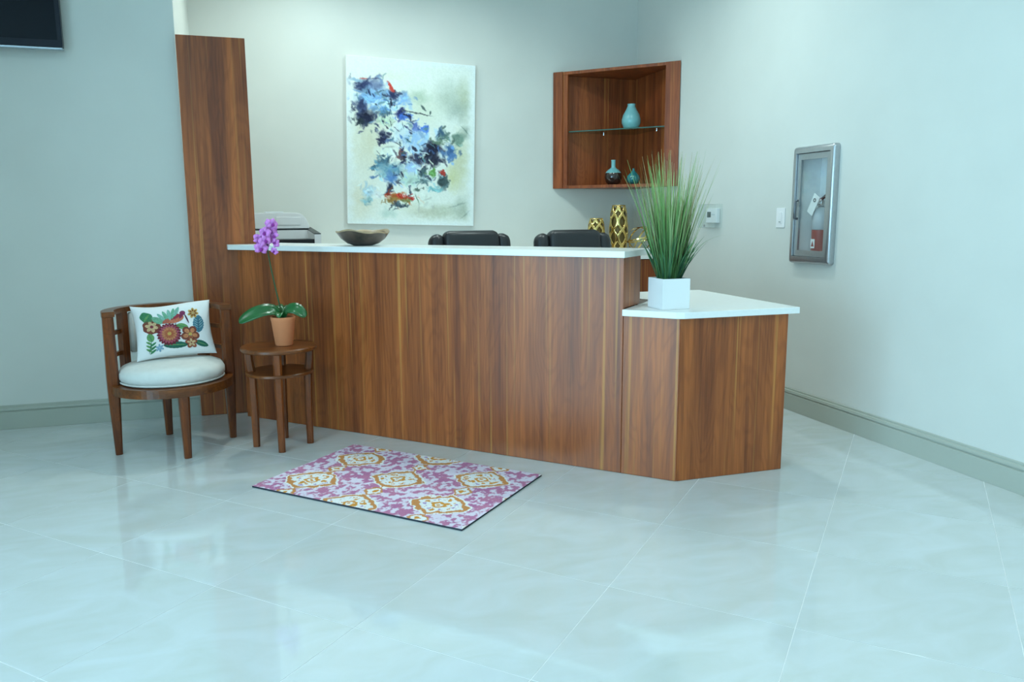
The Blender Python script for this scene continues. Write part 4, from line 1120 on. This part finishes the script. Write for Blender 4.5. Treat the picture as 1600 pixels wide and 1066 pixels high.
# extinguisher standing inside
ex = thing('fire_extinguisher', 'red fire extinguisher with hanging paper tag inside the wall cabinet', 'fire extinguisher', (XR + .052, 3.985, .942 + b0 + .0045))
obj('red_cylinder', Lathe([(0, 0), (.044, 0), (.047, .006), (.047, .14), (0, .14)], 28), M['red'], ex, True, angle=40)
obj('reflection_grey_band', Lathe([(.0455, .1405), (.0472, .142), (.0472, .235), (.040, .262), (.022, .275), (0, .275)], 28), plain('glass_reflection_grey', (.55, .58, .62, 1), .4), ex, True)  # upper body coloured grey to imitate the door glass reflection over it
vlv = obj('valve', Lathe([(0, .2755), (.018, .2755), (.018, .31), (.012, .325), (0, .325)], 16), M['chrome'], ex, True)
obj('lever', Tube([(-.03, .045, .305), (0, 0, .322), (0, -.05, .350)], .009, 8), M['black'], vlv, True)
obj('hose', Tube([(0, .012, .30), (-.01, .045, .30), (-.01, .060, .27), (-.005, .058, .19), (0, .055, .12)], .008, 8, up=Vector((1, 0, 0))), M['black'], ex, True)
obj('pressure_gauge', Lathe([(0, .2), (.014, .2), (.014, .21), (0, .21)], 14), M['chrome'], vlv, True, loc=(-.225, 0, .30), rot=(0, PI / 2, 0))
tg_ = obj('inspection_tag', Box(-.001, .0, -.028, .028, -.125, 0), M['paper'], ex, False, (-.056, -.030, .345), (math.radians(30), 0, 0))
obj('tag_mark', Lathe([(.006, 0), (.012, 0), (.012, .0005), (.006, .0005)], 16), M['black'], tg_, False, (-.0016, .003, -.035), (0, -PI / 2, 0))
obj('class_label', Box(-.0490, -.0482, -.018, .018, .03, .085), M['paper'], ex)
bm = bmesh.new()
for q in ((0, .014, .010, .0), ):
    vs = [bm.verts.new((-.0493, y, z)) for y, z in ((-.013, .040), (.013, .040), (0, .075))]
    w2 = [bm.verts.new((-.0491, y, z)) for y, z in ((-.013, .040), (.013, .040), (0, .075))]
    bm.faces.new(vs); bm.faces.new(w2[::-1])
    for i in range(3): bm.faces.new([vs[i], vs[(i + 1) % 3], w2[(i + 1) % 3], w2[i]])
obj('red_triangle', bm, M['red'], ex)

# light switch
sw = thing('light_switch', 'white rocker light switch plate on the right wall', 'light switch', (XR, 4.295, 1.155))
obj('cover_plate', Box(-.006, -.0005, -.043, .043, 0, .125, .002), M['white_plastic'], sw)
rk = obj('rocker', Box(-.010, -.0062, -.017, .017, .028, .097, .0015), M['white_plastic'], sw)
obj('dimmer_slot', Box(-.0106, -.0101, -.010, .010, .034, .038), M['lcd'], rk)

# thermostat in a clear guard
th = thing('thermostat', 'white digital thermostat under a clear plastic guard on the right wall', 'thermostat', (XR, 5.085, 1.145))
ub = obj('unit', Box(-.028, -.0005, -.085, .060, .035, .140, .004), M['white_plastic'], th)
obj('display', Box(-.0286, -.0281, -.005, .045, .075, .115), M['lcd'], ub)
for k in range(2): obj('button', Box(-.0300, -.0281, -.055 + k * .022, -.040 + k * .022, .090, .100, .0006, 1), M['grey_plastic'], ub)
bm = bmesh.new(); e = .0015
box(bm, -.062, -.062 + e, -.115, .115, 0, .170)
box(bm, -.0604, -.001, -.115, -.115 + e, 0, .170); box(bm, -.0604, -.001, .115 - e, .115, 0, .170)
box(bm, -.0604, -.001, -.1134, .1134, 0, e); box(bm, -.0604, -.001, -.1134, .1134, .170 - e, .170)
gd = obj('clear_guard', bm, M['glass'], th)
obj('guard_lock', Lathe([(0, 0), (.008, 0), (.008, .006), (0, .006)], 12), M['chrome'], gd, False, (-.0625, .02, .015), (0, -PI / 2, 0))
